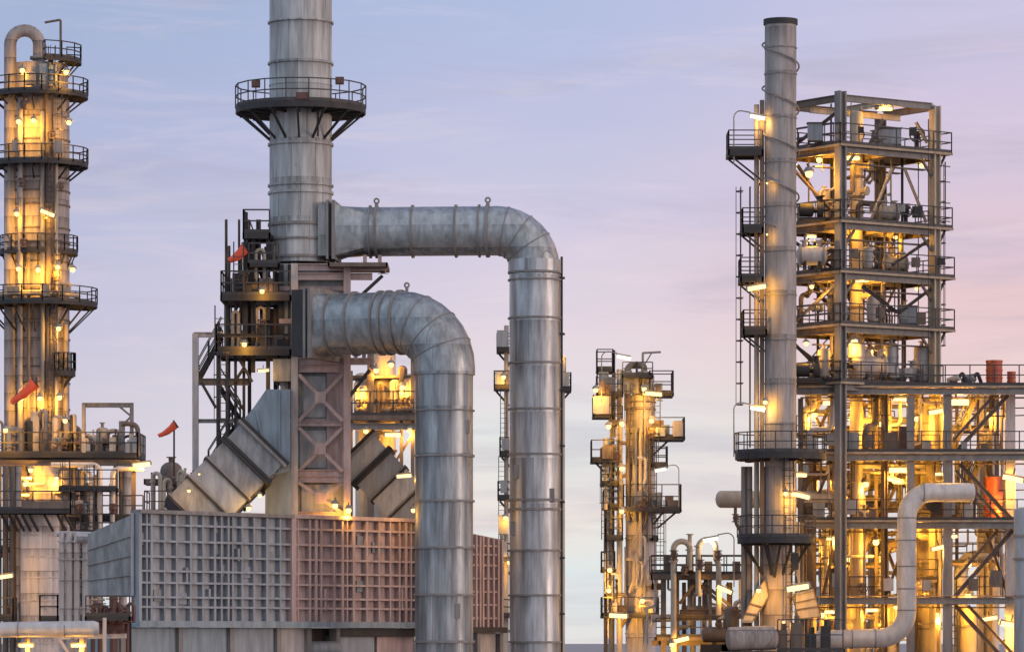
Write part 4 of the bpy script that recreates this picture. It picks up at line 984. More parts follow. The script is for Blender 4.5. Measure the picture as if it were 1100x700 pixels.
pl = round_platform(lt, (X(70,D),D-1.9), Z(400,D), .2, 14*s, -120, 60, brackets=3, drop=.8, t=.3, mat=DARK, h=1.3, rt=.075)
round_platform(lt, (cx_,D), Z(490,D), r, 60*s, -200, 40, brackets=9, drop=1.6, t=.2, mat=DARK, h=1.3, rt=.08)
# bent overhead pipe
part('overhead_pipe', pipe_mb([P(42,70,D-1),P(42,33,D-1),P(11,33,D-1.3),P(11,760,D-1.9)], 6.6*s, 1.15, 18, [(0,.2)]), INSULB, lt)
part('panel', MB().box(X(47,D),X(65,D),D-2.75,D-2.6,Z(96,D),Z(74,D)), BLUEP, lt)
for px, rr_, y0, y1, dd, m in ((57,.32,98,760,-2.45,BROWN),(50,.18,125,480,-2.6,GREY),(26,.2,110,480,-2.5,INSULB),(64,.14,180,480,-2.3,TANP),(35,.12,280,470,-2.6,BROWN),(73,.2,350,480,-1.5,INSULB)):
    part('riser_pipe', MB().cyl((X(px,D),D+dd,Z(y1,D)),(X(px,D),D+dd,Z(y0,D)),rr_,n=12), m, lt)
for y0, y1, px in ((103,67,60),(177,106,67),(271,180,58),(327,273,66),(400,330,62),(488,402,58)): ladder(lt, X(px,D), D-2.8, Z(y0,D), Z(y1,D)+.8, ang=-90, cage=True)
part('davit', MB().bar((X(67,D),D-1.2,Z(66,D)),(X(67,D),D-1.2,Z(25,D)),.16,.16).tube(arc_path([(X(67,D),D-1.2,Z(28,D)),(X(67,D),D-1.2,Z(24,D)),(X(50,D),D-1.2,Z(27,D))],.4),.09,8), BROWN, lt)
for px, py in ((30,118),(60,150),(28,200),(70,205),(30,265),(65,300)): valve(lt, (X(px,D),D-2.75,Z(py,D)), (0,0,1), .16, BROWN)
for px, py, w, h_ in ((38,97,.7,.9),(22,168,.5,.8),(68,170,.6,.9),(75,318,.8,.7),(20,320,.9,.6),(55,322,.5,.9)):
    part('instrument_box', MB().box(X(px,D)-w/2,X(px,D)+w/2,D-3.2-J(),D-2.9,Z(py,D),Z(py,D)+h_), GREY, lt)
# big pipe ring hugging the 327 platform
part('header_pipe', MB().lathe((cx_,D,Z(318,D)),[(2.9+.2*math.cos(a_),.2*math.sin(a_)) for a_ in [2*PI*i/8 for i in range(8)]],30,a0=R(-190),a1=R(20)), TANP, lt)

# lower, wider tower standing in front
D = 292.0; s = S(D); cx_ = X(43, D); r = 21*s
l2 = thing('process_tower', 'lower pale stout tower at the left edge below the process deck, with a bracketed platform', 'tower', (cx_, D, 0))
part('shell', MB().cyl((cx_,D,0),(cx_,D,Z(553,D)),r,n=36), INSUL, l2)
part('shell_top', MB().cyl((X(46,D),D+6,0),(X(46,D),D+6,Z(497,D)),26*s,n=40), INSULB, l2)
for py in (575,598,620,645,668,690): part('stiffener_ring', MB().ring((cx_,D,Z(py,D)),(0,0,1),r,w=.09,h=.04,n=36), PALE, l2)
for py in (520,580,610,640,675): part('stiffener_ring', MB().ring((X(46,D),D+6,Z(py,D)),(0,0,1),26*s,w=.09,h=.05,n=40), INSULB, l2)
pl = flat_platform(l2, [(X(-20,D),D-2.6),(X(80,D),D-2.6),(X(80,D),D+.2),(X(-20,D),D+.2)], Z(548,D), edges=[[0,1,2]], t=.2, mat=DARK, chan=.3, h=1.25, rt=.08)
part('kick_panel', MB().box(X(28,D),X(79,D),D-2.68,D-2.62,Z(547,D),Z(539,D)), BROWN, pl)
for px in (2,10,17,24,32,48,62,70): part('bracket', MB().bar(P(px,553,D-2.4),P(px+9,570,D-1.5),.14,.14), DARK, pl)
for px, y0, m in ((12,500,BROWN),(18,500,INSULB),(4,500,BROWN),(70,560,INSUL)):
    part('riser_pipe', MB().cyl((X(px,D),D+1,0),(X(px,D),D+1,Z(y0,D)),3.2*s,n=12), m, l2)
pl = flat_platform(l2, [(X(47,D),D-2.4),(X(66,D),D-2.4),(X(66,D),D-.5),(X(47,D),D-.5)], Z(664,D), edges=[[3,0,1,2]], t=.3, mat=DARK, chan=.3, h=1.6, rt=.1)
flat_platform(l2, [(X(-10,D),D-2.2),(X(18,D),D-2.2),(X(18,D),D-.2),(X(-10,D),D-.2)], Z(662,D), edges=[[0,1,2]], t=.3, mat=DARK, chan=.3, h=1.3, rt=.08)

# ================================================================ PROCESS DECK AT LEFT
D = 300.0; s = S(D)
pd = thing('process_deck', 'dark railed process deck with a gantry, reaching right from the tall platformed tower', 'platform', (X(95,D),D,0))
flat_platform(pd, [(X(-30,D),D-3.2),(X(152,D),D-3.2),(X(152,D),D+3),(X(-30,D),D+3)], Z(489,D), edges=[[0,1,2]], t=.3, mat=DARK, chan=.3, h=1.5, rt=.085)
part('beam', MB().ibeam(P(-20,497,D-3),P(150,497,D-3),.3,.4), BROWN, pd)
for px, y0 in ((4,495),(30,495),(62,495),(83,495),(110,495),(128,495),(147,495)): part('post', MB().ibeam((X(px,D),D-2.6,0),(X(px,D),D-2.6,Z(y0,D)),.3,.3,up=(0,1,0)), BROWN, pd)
for p0, p1, w in (((90,487),(90,434),.26),((141.5,487),(141.5,434),.26),((131,487),(131,452),.4)): part('gantry_post', MB().ibeam(P(*p0,D-2.4),P(*p1,D-2.4),w,w,up=(0,1,0)), GREY, pd)
part('gantry_beam', MB().ibeam(P(88,435,D-2.4),P(143.5,435,D-2.4),.24,.34), GREY, pd)
part('gantry_brace', MB().bar(P(129,437,D-2.3),P(141,447,D-2.3),.14,.14).bar(P(141,447,D-2.3),P(130,458,D-2.3),.14,.14), GREY, pd)
part('gantry_pipe', pipe_mb([P(131,455,D-2.6),P(148,455,D-2.6),P(148,489,D-2.6)], .18, .5), BROWN, pd)
rl = random.Random(4)
for x_, y0, y1, r_, m in ((57,498,497,.2,INSUL),): pass
part('pipe', pipe_mb([P(55,499,D-3.6),P(107,499,D-3.6),P(107,575,D-3.6)], .19, .5, 12), PIPE, pd)
part('pipe', pipe_mb([P(88,503,D-3.6),P(97.5,508,D-3.6),P(97.5,575,D-3.6)], .15, .5, 12), PIPE, pd)
part('pipe', pipe_mb([P(155,503,D-3.6),P(121,503,D-3.6),P(121,575,D-3.6)], .19, .5, 12), PIPE, pd)
for i in range(26):
    x0 = rl.uniform(0, 148); y0 = rl.choice((489,489,500)); 
    if y0 == 489: ya = rl.uniform(440 if x0 < 80 else 458, 476); x1 = x0 + rl.uniform(-16, 16); pts = [P(x0,489,D-1+rl.uniform(-1.5,3)),P(x0,ya,D-1),P(x1,ya,D-1),P(x1,489,D-1)]
    else: x1 = x0 + rl.uniform(-24, 24); ya = rl.uniform(505,535); pts = [P(x0,495,D-1.5),P(x0,ya,D-1.5),P(x1,ya,D-1.5),P(x1,600,D-1.5)]
    part('pipe', pipe_mb(pts, rl.choice((.1,.13,.17,.22)), .4, 10, [(0,.3)]), rl.choice((BROWN,TANP,INSULB,DARK,GREY)), pd)
for i in range(9): valve(pd, P(rl.uniform(2,145), rl.uniform(472,484), D-2), rl.choice(((1,0,0),(0,0,1))), .2, rl.choice((BROWN,EQUIP,TANP)))
flat_platform(pd, [(X(88,D),D-3.3),(X(158,D),D-3.3),(X(158,D),D-.4),(X(88,D),D-.4)], Z(556,D), edges=[[0,1]], t=.3, mat=DARK, chan=.3, h=1.5, rt=.09)
def vessel(px, y0, y1, r_, d, label, m=INSULB, nm='upright_vessel', dome=.5):
    t = thing(nm, label, 'vessel', tuple(P(px,y1,d))); rr_ = r_*S(d)
    part('shell', MB().cyl(P(px,y1,d),P(px,y0,d),rr_,n=20,dome=dome), m, t)
    part('nozzle', MB().cyl(P(px,y0-r_*dome,d),P(px,y0-r_*dome-4,d),rr_*.25,n=8).cyl(P(px,y0-r_*dome-4,d),P(px,y0-r_*dome-5,d),rr_*.45,n=10), m, t)
    part('band', MB().ring(P(px,(y0+y1)/2,d),(0,0,1),rr_,w=.12,h=.07,n=20), GREY, t)
    return t
vessel(110,462,489,7,D-1,'upright domed vessel on the process deck under the gantry beam',TANP)
vessel(78,466,489,4,D-1.5,'slim upright vessel on the process deck beside the gantry post',INSULB)
vessel(124,468,489,3.6,D-1.8,'smallest upright vessel on the process deck, right of the domed one',BROWN)
vessel(100,468,489,3.5,D-2,'thin pale vessel on the process deck left of the domed one',PALE)
vessel(135,505,560,6,D-1,'pale upright vessel below the right part of the process deck',INSUL,dome=.3)
vessel(78,505,560,9,D+1,'wide pale vessel below the process deck beside the vertical pipes',INSUL,dome=.3)

# four vertical pipes and a capped header in front
d = 232.0; s = S(d)
for i, (px, r_) in enumerate(((66.5,3.0),(74.5,3.6),(82.5,3.4),(92,3.9))):
    t = solo('vertical_pipe', pipe_mb([(X(px,d),d,0),(X(px,d),d,Z(571,d))], r_*s, n=14, flanges=[(0,.965),(0,.42),(0,.9)]), INSUL,
         ('pale vertical pipe beside the stout tower, first of four from the left edge','second pale vertical pipe from the stout tower, among four','third pale vertical pipe from the stout tower, among four','thickest pale vertical pipe of the four, closest to the sloped hood')[i], 'pipe', (X(px,d),d,0), 'four vertical pipes beside the stout tower')
t = thing('header_pipe', 'pink-grey capped header pipe lying across the tops of four vertical pipes', 'pipe', tuple(P(90,577,d-.4)))
part('pipe_run', MB().cyl(P(62,573,d+.5),P(100,574,d-.4),3.2*s,n=14).cyl(P(84,578,d-.5),P(116,578,d-1.2),4.6*s,3.6*s,n=16), INSUL, t)
part('end_cap', MB().cyl(P(116,578,d-1.2),P(123,578.5,d-1.3),2.6*s,n=12), DARK, t)
# foreground pipe
d = 186.0; s = S(d)
t = thing('foreground_pipe', 'thick horizontal pipe at the bottom left, its underside glowing orange', 'pipe', (X(50,d),d,0))
part('pipe_run', MB().cyl(P(-40,676.5,d),P(101,674.5,d),8.3*s,n=24), PIPE, t)
part('end_cap', MB().cyl(P(101,674.5,d),P(106,674.5,d),8.3*s,6.5*s,n=24), PIPE, t)
for px in (20, 70): part('band', MB().ring(P(px,675.5,d),(1,0,0),8.3*s,w=.05,h=.012,n=24), GREY, t)
for px in (30, 88): part('support', MB().ibeam((X(px,d),d,0),(X(px,d),d,Z(685,d)),.2,.2,up=(0,1,0)), BROWN, t)
d = 190.0
t = thing('pipe_support_frame', 'low pale steel frame with a slanted leg behind the thick pipe at the bottom left', 'steel frame', (X(100,d),d,0))
part('beam', MB().ibeam(P(58,684,d),P(136,682.5,d),.16,.2), PALE, t)
part('brace', MB().bar(P(64,686,d),P(76,705,d),.14,.14), PALE, t)
for px in (78, 92, 132): part('post', MB().ibeam((X(px,d),d,0),(X(px,d),d,Z(685,d)),.16,.16,up=(0,1,0)), GREY, t)
part('post', MB().cyl((X(113,d),d-.3,0),(X(113,d),d-.3,Z(663,d)),.09,n=10), PALE, t)
# rust-brown valve station at the casing's left foot
d = 192.5
t = thing('valve_station', 'rust-brown valve station with railing at the left foot of the ribbed casing', 'valve station', (X(118,d),d,0))
flat_platform(t, [(X(94,d),d-.8),(X(141,d),d-.8),(X(141,d),d+1.2),(X(94,d),d+1.2)], Z(662,d), edges=[[0,1]], t=.15, mat=DARK, chan=.2, h=.95)
for px, y0, r_ in ((100,648,.16),(108,652,.22),(122,650,.3),(131,654,.2),(137,648,.14)):
    part('pipe', pipe_mb([P(px,720,d+.3),P(px,y0,d+.3),P(px+7,y0,d+.1),P(px+7,668,d)], r_*.6, .3, 10, [(0,.9)]), REDB, t)
    valve(t, P(px,662,d-.2), (0,0,1) if px % 2 else (1,0,0), r_*.8, REDB)
part('tank', MB().cyl(P(116,672,d+.5),P(132,672,d+.5),.42,n=16,dome=.4), REDB, t)
for px in (98, 120, 138): part('post', MB().ibeam((X(px,d),d+.6,0),(X(px,d),d+.6,Z(664,d)),.16,.16,up=(0,1,0)), DARK, t)

# railed landing and equipment just left of the sloping duct
d = 222.0
t = thing('service_landing', 'dark railed landing between the process deck and the left sloping duct', 'platform', (X(180,d),d,0))
flat_platform(t, [(X(157,d),d-1),(X(206,d),d-1),(X(206,d),d+2),(X(157,d),d+2)], Z(551,d), edges=[[3,0,1]], t=.15, mat=DARK, chan=.3, h=1.15)
flat_platform(t, [(X(150,d),d+3),(X(200,d),d+3),(X(200,d),d+5),(X(150,d),d+5)], Z(512,d), edges=[], t=.15, mat=BROWN, chan=.3, h=1.1)
for px in (160, 178, 203): part('post', MB().ibeam((X(px,d),d+2.6,0),(X(px,d),d+2.6,Z(505,d)),.24,.24,up=(0,1,0)), BROWN, t)
for px, y0, x1 in ((164,508,172),(183,515,176),(192,506,198)): part('pipe', pipe_mb([P(px,600,d+1.5),P(px,y0,d+1.5),P(x1,y0,d+1.2),P(x1,549,d+1)], .11, .3, 10, [(0,.9)]), TANP, t)
t = vessel(184,505,520,12,d+4,'squat brown dome-topped vessel behind the landing by the slanted orange windsock',BROWN,dome=.8)
t = vessel(199,510,549,4,d+.8,'amber-lit small vessel beside the foot of the left sloping duct',TANP,dome=.6)

# ================================================================ STAIR TOWER BESIDE THE STACK
D = 208.0; s = S(D)
stt = thing('stair_tower', 'dark steel stair tower with lamps leaning against the left side of the tall stack', 'stair tower', (X(265,D),D,0))
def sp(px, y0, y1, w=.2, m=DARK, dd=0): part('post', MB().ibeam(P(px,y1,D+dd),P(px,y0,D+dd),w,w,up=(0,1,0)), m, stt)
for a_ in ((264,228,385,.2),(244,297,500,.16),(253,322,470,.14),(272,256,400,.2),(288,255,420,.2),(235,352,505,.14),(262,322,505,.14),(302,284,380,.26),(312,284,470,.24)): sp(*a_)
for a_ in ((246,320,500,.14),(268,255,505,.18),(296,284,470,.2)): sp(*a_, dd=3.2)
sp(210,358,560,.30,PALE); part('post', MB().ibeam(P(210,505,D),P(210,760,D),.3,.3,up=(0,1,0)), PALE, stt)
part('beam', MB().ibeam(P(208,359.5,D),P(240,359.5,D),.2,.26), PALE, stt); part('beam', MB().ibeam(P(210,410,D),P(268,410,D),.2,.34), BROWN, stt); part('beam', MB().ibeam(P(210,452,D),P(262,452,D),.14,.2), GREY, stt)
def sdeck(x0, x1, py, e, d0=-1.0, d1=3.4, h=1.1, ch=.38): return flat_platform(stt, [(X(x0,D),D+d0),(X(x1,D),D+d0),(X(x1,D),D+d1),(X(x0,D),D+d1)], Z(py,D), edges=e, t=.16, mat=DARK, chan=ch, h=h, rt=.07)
sdeck(262,290,251,[[3,0,1]],-.4,1.8,1.15,.3); sdeck(239,313,319,[[3,0,1]],h=1.2,ch=.28); sdeck(234,313,377,[[3,0,1]],h=1.25,ch=.3); sdeck(268,300,284,[[0,1]],-.6,2,1.0,.2)
stair(stt, P(213,408,D+.5), P(238,362,D+.5), .7); stair(stt, P(244,376,D+1.5), P(268,322,D+1.5), .7); stair(stt, P(290,318,D+1.5), P(268,258,D+1.5), .7); stair(stt, P(258,452,D+.8), P(234,412,D+.8), .7); stair(stt, P(224,505,D+.8), P(256,454,D+.8), .7)
for a_ in ((256,384,271,410),(291,384,311,404),(252,410,262,395),(244,415,262,440),(216,410,232,438)): part('brace', MB().bar(P(a_[0],a_[1],D-.3),P(a_[2],a_[3],D-.3),.14,.14), DARK, stt)
for px, y0, y1 in ((238,330,377),(240,380,500),(258,262,319)): ladder(stt, X(px,D), D-1.2, Z(y1,D), Z(y0,D), ang=-90, cage=True)
for x0, x1, y0, y1, dd, m in ((278,298,330,372,.6,BROWN),(296,312,292,316,.2,DARK),(296,313,328,374,.4,DARK),(270,284,296,316,1.2,BROWN),(247,258,352,374,1.0,BROWN),(282,297,262,282,1.4,BROWN)):
    part('enclosure', MB().box(X(x0,D),X(x1,D),D+dd,D+dd+1,Z(y1,D),Z(y0,D)), m, stt)
for px, y0, x1 in ((276,330,284),(256,335,250),(292,300,286),(275,268,284)): part('pipe', pipe_mb([P(px,377 if y0 > 320 else 318,D-.1),P(px,y0,D-.1),P(x1,y0,D-.1),P(x1,377 if y0 > 320 else 318,D-.1)], .09, .25), TANP, stt)
valve(stt, P(283,350,D-.2), (0,0,1), .17, BROWN); valve(stt, P(262,300,D-.2), (0,0,1), .17, BROWN)
part('beam', MB().ibeam(P(234,360,D-.6),P(312,360,D-.6),.12,.16), DARK, stt)

# ================================================================ WINDSOCKS
def windsock(top, foot, p0, p1, d, label, r0=.30):
    t = thing('windsock', label, 'windsock', tuple(P(*foot, d)), 'orange windsocks on the plant')
    part('pole', MB().cyl(P(*foot,d),P(*top,d),.05,n=8), DARK, t)
    a_, b_ = P(*p0,d), P(*p1,d); n_ = 7; pts = [a_.lerp(b_, i/n_)+Vector((0,0,-.25*math.sin(PI*i/n_)*.4)) for i in range(n_+1)]
    q = MB(); sd = (b_-a_).normalized(); u_ = sd.cross(Vector((0,1,0))).normalized(); v_ = Vector((0,1,0)); vs = []
    for i, p in enumerate(pts):
        rr_ = r0*(1-.55*i/n_)*(1+.06*math.sin(i*2.3)); vs += [p+u_*rr_*math.cos(2*PI*j/12)+v_*rr_*math.sin(2*PI*j/12) for j in range(12)]
    q.add(vs, [(i*12+j,i*12+(j+1)%12,(i+1)*12+(j+1)%12,(i+1)*12+j) for i in range(n_) for j in range(12)])
    part('sock', q, SOCK, t); part('hoop', MB().ring(a_, sd, r0, w=.05, h=.03, n=14).bar(a_-u_*r0,P(top[0],top[1]+2,d),.04,.04), DARK, t)
windsock((265,258),(265,319),(264,266),(246,280),207.5,'orange windsock on the stair tower beside the tall stack')
windsock((39,405),(39,489),(38,411),(12,432),304,'largest orange windsock, in front of the platformed tower at the left edge',.42)
windsock((187,452),(187,512),(189,455),(170,468),222,'orange windsock on a thin pole behind the service landing',.22)

# tightly packed risers, ladders and small landings around the foot of the left towers
D = 297.0; s = S(D); rw = random.Random(31)
rb = thing('riser_bank', 'dense bank of pale and brown risers behind the stout tower, below the process deck', 'pipe rack', (X(60,D),D,0))
for i in range(44):
    px = rw.uniform(-4, 128); r_ = rw.choice((.12,.16,.22,.3,.42)); dd = rw.uniform(0, 7); y0 = rw.uniform(497, 540)
    part('riser_pipe', MB().cyl((X(px,D),D+dd,0),(X(px,D),D+dd,Z(y0,D)),r_,n=10,dome=.5), rw.choice((INSUL,INSUL,INSULB,PALE,BROWN,TANP)), rb)
for i in range(24):
    px = rw.uniform(0, 110); w = rw.uniform(8, 26); py = rw.uniform(503, 690); part('branch_pipe', MB().cyl(P(px,py,D-.6),P(px+w,py,D-.6),rw.choice((.1,.14,.2)),n=10), rw.choice((INSUL,BROWN,TANP)), rb)
for x0, x1, py in ((66,128,525),(84,130,600),(60,96,640),(-12,20,590),(70,126,572)):
    flat_platform(rb, [(X(x0,D),D-1.6),(X(x1,D),D-1.6),(X(x1,D),D+1),(X(x0,D),D+1)], Z(py,D), edges=[[0,1]], t=.15, mat=DARK, chan=.2, h=1.3, rt=.08)
for px, y0, y1 in ((15,700,560),(66,640,552),(100,600,500),(74,556,495)): ladder(rb, X(px,D), D-1.9, Z(y0,D), Z(y1,D), ang=-90)
for i in range(12): px = rw.uniform(0,126); py = rw.choice((520,546,595,636,660)); valve(rb, P(px,py,D-1.2), rw.choice(((1,0,0),(0,0,1))), .18, rw.choice((BROWN,EQUIP,REDB)))
# extra clutter on the process deck and the landings beside the sloping duct
for i in range(14):
    px = rw.uniform(66, 150); w = rw.uniform(.12,.28); h_ = rw.uniform(.5,1.5); part('instrument_box', MB().box(X(px,300)-w,X(px,300)+w,297.1-J(),297.5,Z(488,300),Z(488,300)+h_), rw.choice((BROWN,EQUIP,TANP,PALE)), pd)
for i in range(8):
    px = rw.uniform(2, 86); part('pipe', MB().cyl((X(px,300),298,Z(489,300)),(X(px,300),298,Z(rw.uniform(440,470),300)),rw.choice((.12,.2,.3)),n=10,dome=.6), rw.choice((BROWN,TANP,DARK)), pd)
# thin members on the stair tower
D = 208.0
for i in range(16):
    px = rw.uniform(240, 310); y0 = rw.choice((256,284,319,377)); y1 = y0 + rw.uniform(35,60); part('conduit', MB().tube([P(px,y1,D+rw.uniform(-.8,2)),P(px,y0-20,D+rw.uniform(-.8,2))], rw.choice((.04,.06,.08)), 6), rw.choice((DARK,BROWN,DARK)), stt)
for i in range(10):
    px = rw.uniform(242, 308); py = rw.choice((318,376)); w = rw.uniform(.15,.4); part('junction_box', MB().box(X(px,D)-w,X(px,D)+w,D-.6-J(),D-.3,Z(py,D),Z(py,D)+rw.uniform(.5,1.4)), rw.choice((DARK,BROWN,DARK)), stt)
# ================================================================ AMBER-LIT TOWER BEHIND THE LOWER DUCT
D = 262.0; s = S(D)
at_ = thing('process_tower', 'amber-lit process tower with a railed deck, seen under the lower round duct', 'tower', (X(412,D),D,0))
part('shell', MB().cyl((X(413,D),D,0),(X(413,D),D,Z(375,D)),12*s,n=28,dome=.4), TANP, at_)
part('shell', MB().cyl((X(388,D),D+1,0),(X(388,D),D+1,Z(402,D)),7*s,n=20,dome=.4), TANP, at_)
for py in (405,432,466,484): part('flange', MB().ring((X(413,D),D,Z(py,D)),(0,0,1),12*s,w=.14,h=.1,n=28), BROWN, at_)
flat_platform(at_, [(X(374,D),D-2),(X(448,D),D-2),(X(448,D),D+2.2),(X(374,D),D+2.2)], Z(448,D), edges=[[0,1]], t=.3, mat=BROWN, chan=.3, h=1.5, rt=.08)
flat_platform(at_, [(X(378,D),D-1.4),(X(446,D),D-1.4),(X(446,D),D+1),(X(378,D),D+1)], Z(405,D), edges=[], t=.15, mat=BROWN, chan=.16)
part('deck_beam', MB().ibeam(P(374,458,D-1.8),P(450,458,D-1.8),.3,.4), GREY, at_)
for px, w, y0, m in ((399,.4,380,BROWN),(378,.24,400,BROWN),(444,.24,390,BROWN),(432,.22,398,BROWN)): part('post', MB().ibeam((X(px,D),D-1.6,0),(X(px,D),D-1.6,Z(y0,D)),w,w,up=(0,1,0)), m, at_)
for i, (px, r_, y0, y1) in enumerate(((422,.2,410,446),(430,.16,395,446),(437,.22,405,446),(392,.14,408,446),(406,.12,412,446),(383,.18,412,446),(426,.12,420,446))):
    part('pipe', pipe_mb([P(px,y1,D-1.2),P(px,y0,D-1.2),P(px+5,y0,D-1.2),P(px+5,y1,D-1.2)], r_, .3, 10, [(0,.5)]), (TANP,BROWN,PALE)[i % 3], at_)
for px, py in ((417,441),(428,441),(388,441),(437,440)): valve(at_, P(px,py,D-1.7), (1,0,0), .2, BROWN)
part('brace', MB().bar(P(436,478,D-1.6),P(446,462,D-1.6),.16,.16).bar(P(422,500,D-1.6),P(436,478,D-1.6),.16,.16), BROWN, at_)

# ================================================================ SLENDER TOWER HIDDEN BEHIND THE UPPER DUCT
D = 330.0; s = S(D)
ht = thing('slender_tower', 'slender tower mostly hidden behind the upper duct, small platforms peeking out both sides', 'tower', (X(574,D),D,0))
part('shell', MB().cyl((X(574,D),D,0),(X(574,D),D,Z(335,D)),19*s,n=28,dome=.3), INSULB, ht)
def peek(x0, x1, py, h=1.2): return flat_platform(ht, [(X(x0,D),D-1.6),(X(x1,D),D-1.6),(X(x1,D),D+1.4),(X(x0,D),D+1.4)], Z(py,D), t=.2, mat=DARK, chan=.25, h=h, rt=.09)
for a_ in ((531,580,416),(575,613,418),(534,575,376),(577,607,402),(537,575,487),(535,575,534),(535,575,600),(533,575,660)):
    pl = peek(*a_); side_ = -1 if a_[0] < 570 else 1
    xe = a_[0]+2 if side_ < 0 else a_[1]-2
    part('bracket', MB().bar(P(xe,a_[2]+4,D),P(xe-side_*14,a_[2]+20,D),.16,.16), DARK, pl)
for px, py, w, h_ in ((540,374,.9,1.3),(537,414,.7,1.0),(605,416,.9,1.1),(603,400,.6,1.2),(543,484,.6,.9),(541,530,.5,1.0),(540,598,.7,1.2),(541,574,.8,1.5)):
    part('instrument_box', MB().box(X(px,D)-w/2,X(px,D)+w/2,D-1.7-J(),D-1.3,Z(py,D),Z(py,D)+h_), EQUIP, ht)
for px, y0, r_ in ((544,350,.18),(539,560,.16),(604,385,.2),(543,600,.25)): part('riser_pipe', MB().cyl((X(px,D),D-.5,0),(X(px,D),D-.5,Z(y0,D)),r_,n=10), TANP, ht)
for px, y0, y1 in ((539,490,600),(541,420,486)): ladder(ht, X(px,D), D-1.2, Z(y1,D), Z(y0,D), ang=-90, cage=False)

# ================================================================ MIDDLE TOWER
D = 255.0; s = S(D); cx_ = X(688,D); r = 16*s
mt = thing('process_tower', 'slim process tower hung with railed platforms between the round ducts and the chimney', 'tower', (cx_,D,0))
part('shell', MB().cyl((cx_,D,0),(cx_,D,Z(425,D)),r,n=32,dome=.0), INSUL, mt)
part('head', MB().cyl((X(691,D),D,Z(430,D)),(X(691,D),D,Z(404,D)),12*s,n=28,dome=.5), TANP, mt)
for py in (432,440,466,500,520,555,578,600,625,650,680): part('stiffener_ring', MB().ring((cx_,D,Z(py,D)),(0,0,1),r,w=.08,h=.05,n=32), BROWN if py < 530 else PALE, mt)
for px, r_, y0, y1, dd, m in ((665,3.2,398,760,-1.2,TANP),(657,3.4,470,760,.5,GREY),(651,2.2,500,760,.8,BROWN),(674,2.4,440,560,-1.3,BROWN),(681,2.6,452,560,-1.4,GREY),(697,2.0,460,545,-1.3,BROWN),(659,2.2,400,470,-.6,BROWN)):
    part('riser_pipe', MB().cyl((X(px,D),D+dd,Z(y1,D)),(X(px,D),D+dd,Z(y0,D)),r_*s,n=12), m, mt)
part('overhead_pipe', pipe_mb([P(692,400,D),P(692,392,D),P(674,392,D-.4),P(674,440,D-1.3)], .2, .4, 10), BROWN, mt)
def mdeck(x0, x1, py, d0=-1.8, d1=1.2, e=None, h=1.2): return flat_platform(mt, [(X(x0,D),D+d0),(X(x1,D),D+d0),(X(x1,D),D+d1),(X(x0,D),D+d1)], Z(py,D), edges=e, t=.12, mat=DARK, chan=.17, h=h, rt=.06)
mdeck(641,668,425); mdeck(697,722,424,h=1.35); mdeck(637,655,447,e=[[3,0,1]],h=1.2); mdeck(700,734,471,e=[[0,1,2]],h=1.2); mdeck(635,664,495,e=[[3,0,1,2]]); mdeck(669,730,548,-2.2,1.2,[[3,0,1,2]],1.5); mdeck(650,668,578); mdeck(646,706,661,-2.4,1.2,[[3,0,1,2]],1.1); mdeck(700,706,578,-1,1,[[0,1]])
mdeck(668,700,405,e=[[0,1]],h=.8)
for a_ in ((703,474,-14,10),(720,474,-18,14),(640,500,14,12),(655,498,8,12),(712,553,-10,10),(726,553,-20,14)): part('bracket', MB().bar(P(a_[0],a_[1]-3,D-1),P(a_[0]+a_[2],a_[1]+a_[3],D-.6),.1,.1), DARK, mt)
part('davit', MB().bar(P(690.5,425,D-1),P(690.5,379,D-1),.14,.14).bar(P(690,379,D-1),P(710,378,D-1),.12,.12).bar(P(692,392,D-1),P(700,379,D-1),.08,.08), GREY, mt)
for x_, y0, y1 in ((676,425,500),(660,500,575),(700,472,545)): ladder(mt, X(x_,D), D-1.6, Z(y1,D), Z(y0,D)+.6, ang=-90)
for px, py, w, h_ in ((648,424,.6,1.5),(656,424,.5,1.0),(645,446,.4,.9),(672,424,.7,1.4),(680,424,.6,1.0),(706,470,.7,1.0),(714,470,.5,.7),(655,494,.7,.9),(648,494,.4,.7),(705,547,.6,1.0),(718,547,.5,.8),(683,547,.5,1.1)):
    part('instrument_box', MB().box(X(px,D)-w/2,X(px,D)+w/2,D-1.32-J(),D-1.0,Z(py,D),Z(py,D)+h_), (EQUIP,BROWN,GREY)[int(px) % 3], mt)
for px, py in ((652,418),(700,465),(662,490),(690,543),(668,655)): valve(mt, P(px,py,D-1.7), (0,0,1), .16, BROWN)

rq = random.Random(5)
for i in range(16):
    px = rq.uniform(646, 706); y0 = rq.uniform(400, 600); y1 = y0+rq.uniform(40,160); part('riser_pipe', MB().cyl((X(px,D),D-rq.uniform(.9,1.7),Z(y1,D)),(X(px,D),D-rq.uniform(.9,1.4),Z(y0,D)),rq.choice((.05,.07,.1,.13)),n=8), rq.choice((PALE,TANP,GREY,TANP)), mt)
for i in range(12):
    px = rq.uniform(648, 700); py = rq.uniform(430, 650); part('branch_pipe', pipe_mb([P(px,py,D-1.3),P(px+9,py,D-1.3),P(px+9,py+rq.uniform(14,34),D-1.3),P(px+3,py+36,D-1.2)],rq.choice((.06,.09,.12)),.2), rq.choice((BROWN,TANP,PALE)), mt)
for a_ in ((641,658,398,1.2),(655,668,455,1.0),(646,664,520,1.1),(648,664,545,1.0),(700,716,500,1.1),(646,660,612,1.1),(650,662,640,1.0),(700,712,630,1.0)): mdeck(a_[0],a_[1],a_[2],-1.4,.8,None,a_[3])
for x_, y0, y1 in ((650,495,580),(660,430,495),(704,424,471),(708,548,660)): ladder(mt, X(x_,D), D-1.5, Z(y1,D), Z(y0,D)+.6, ang=-90)
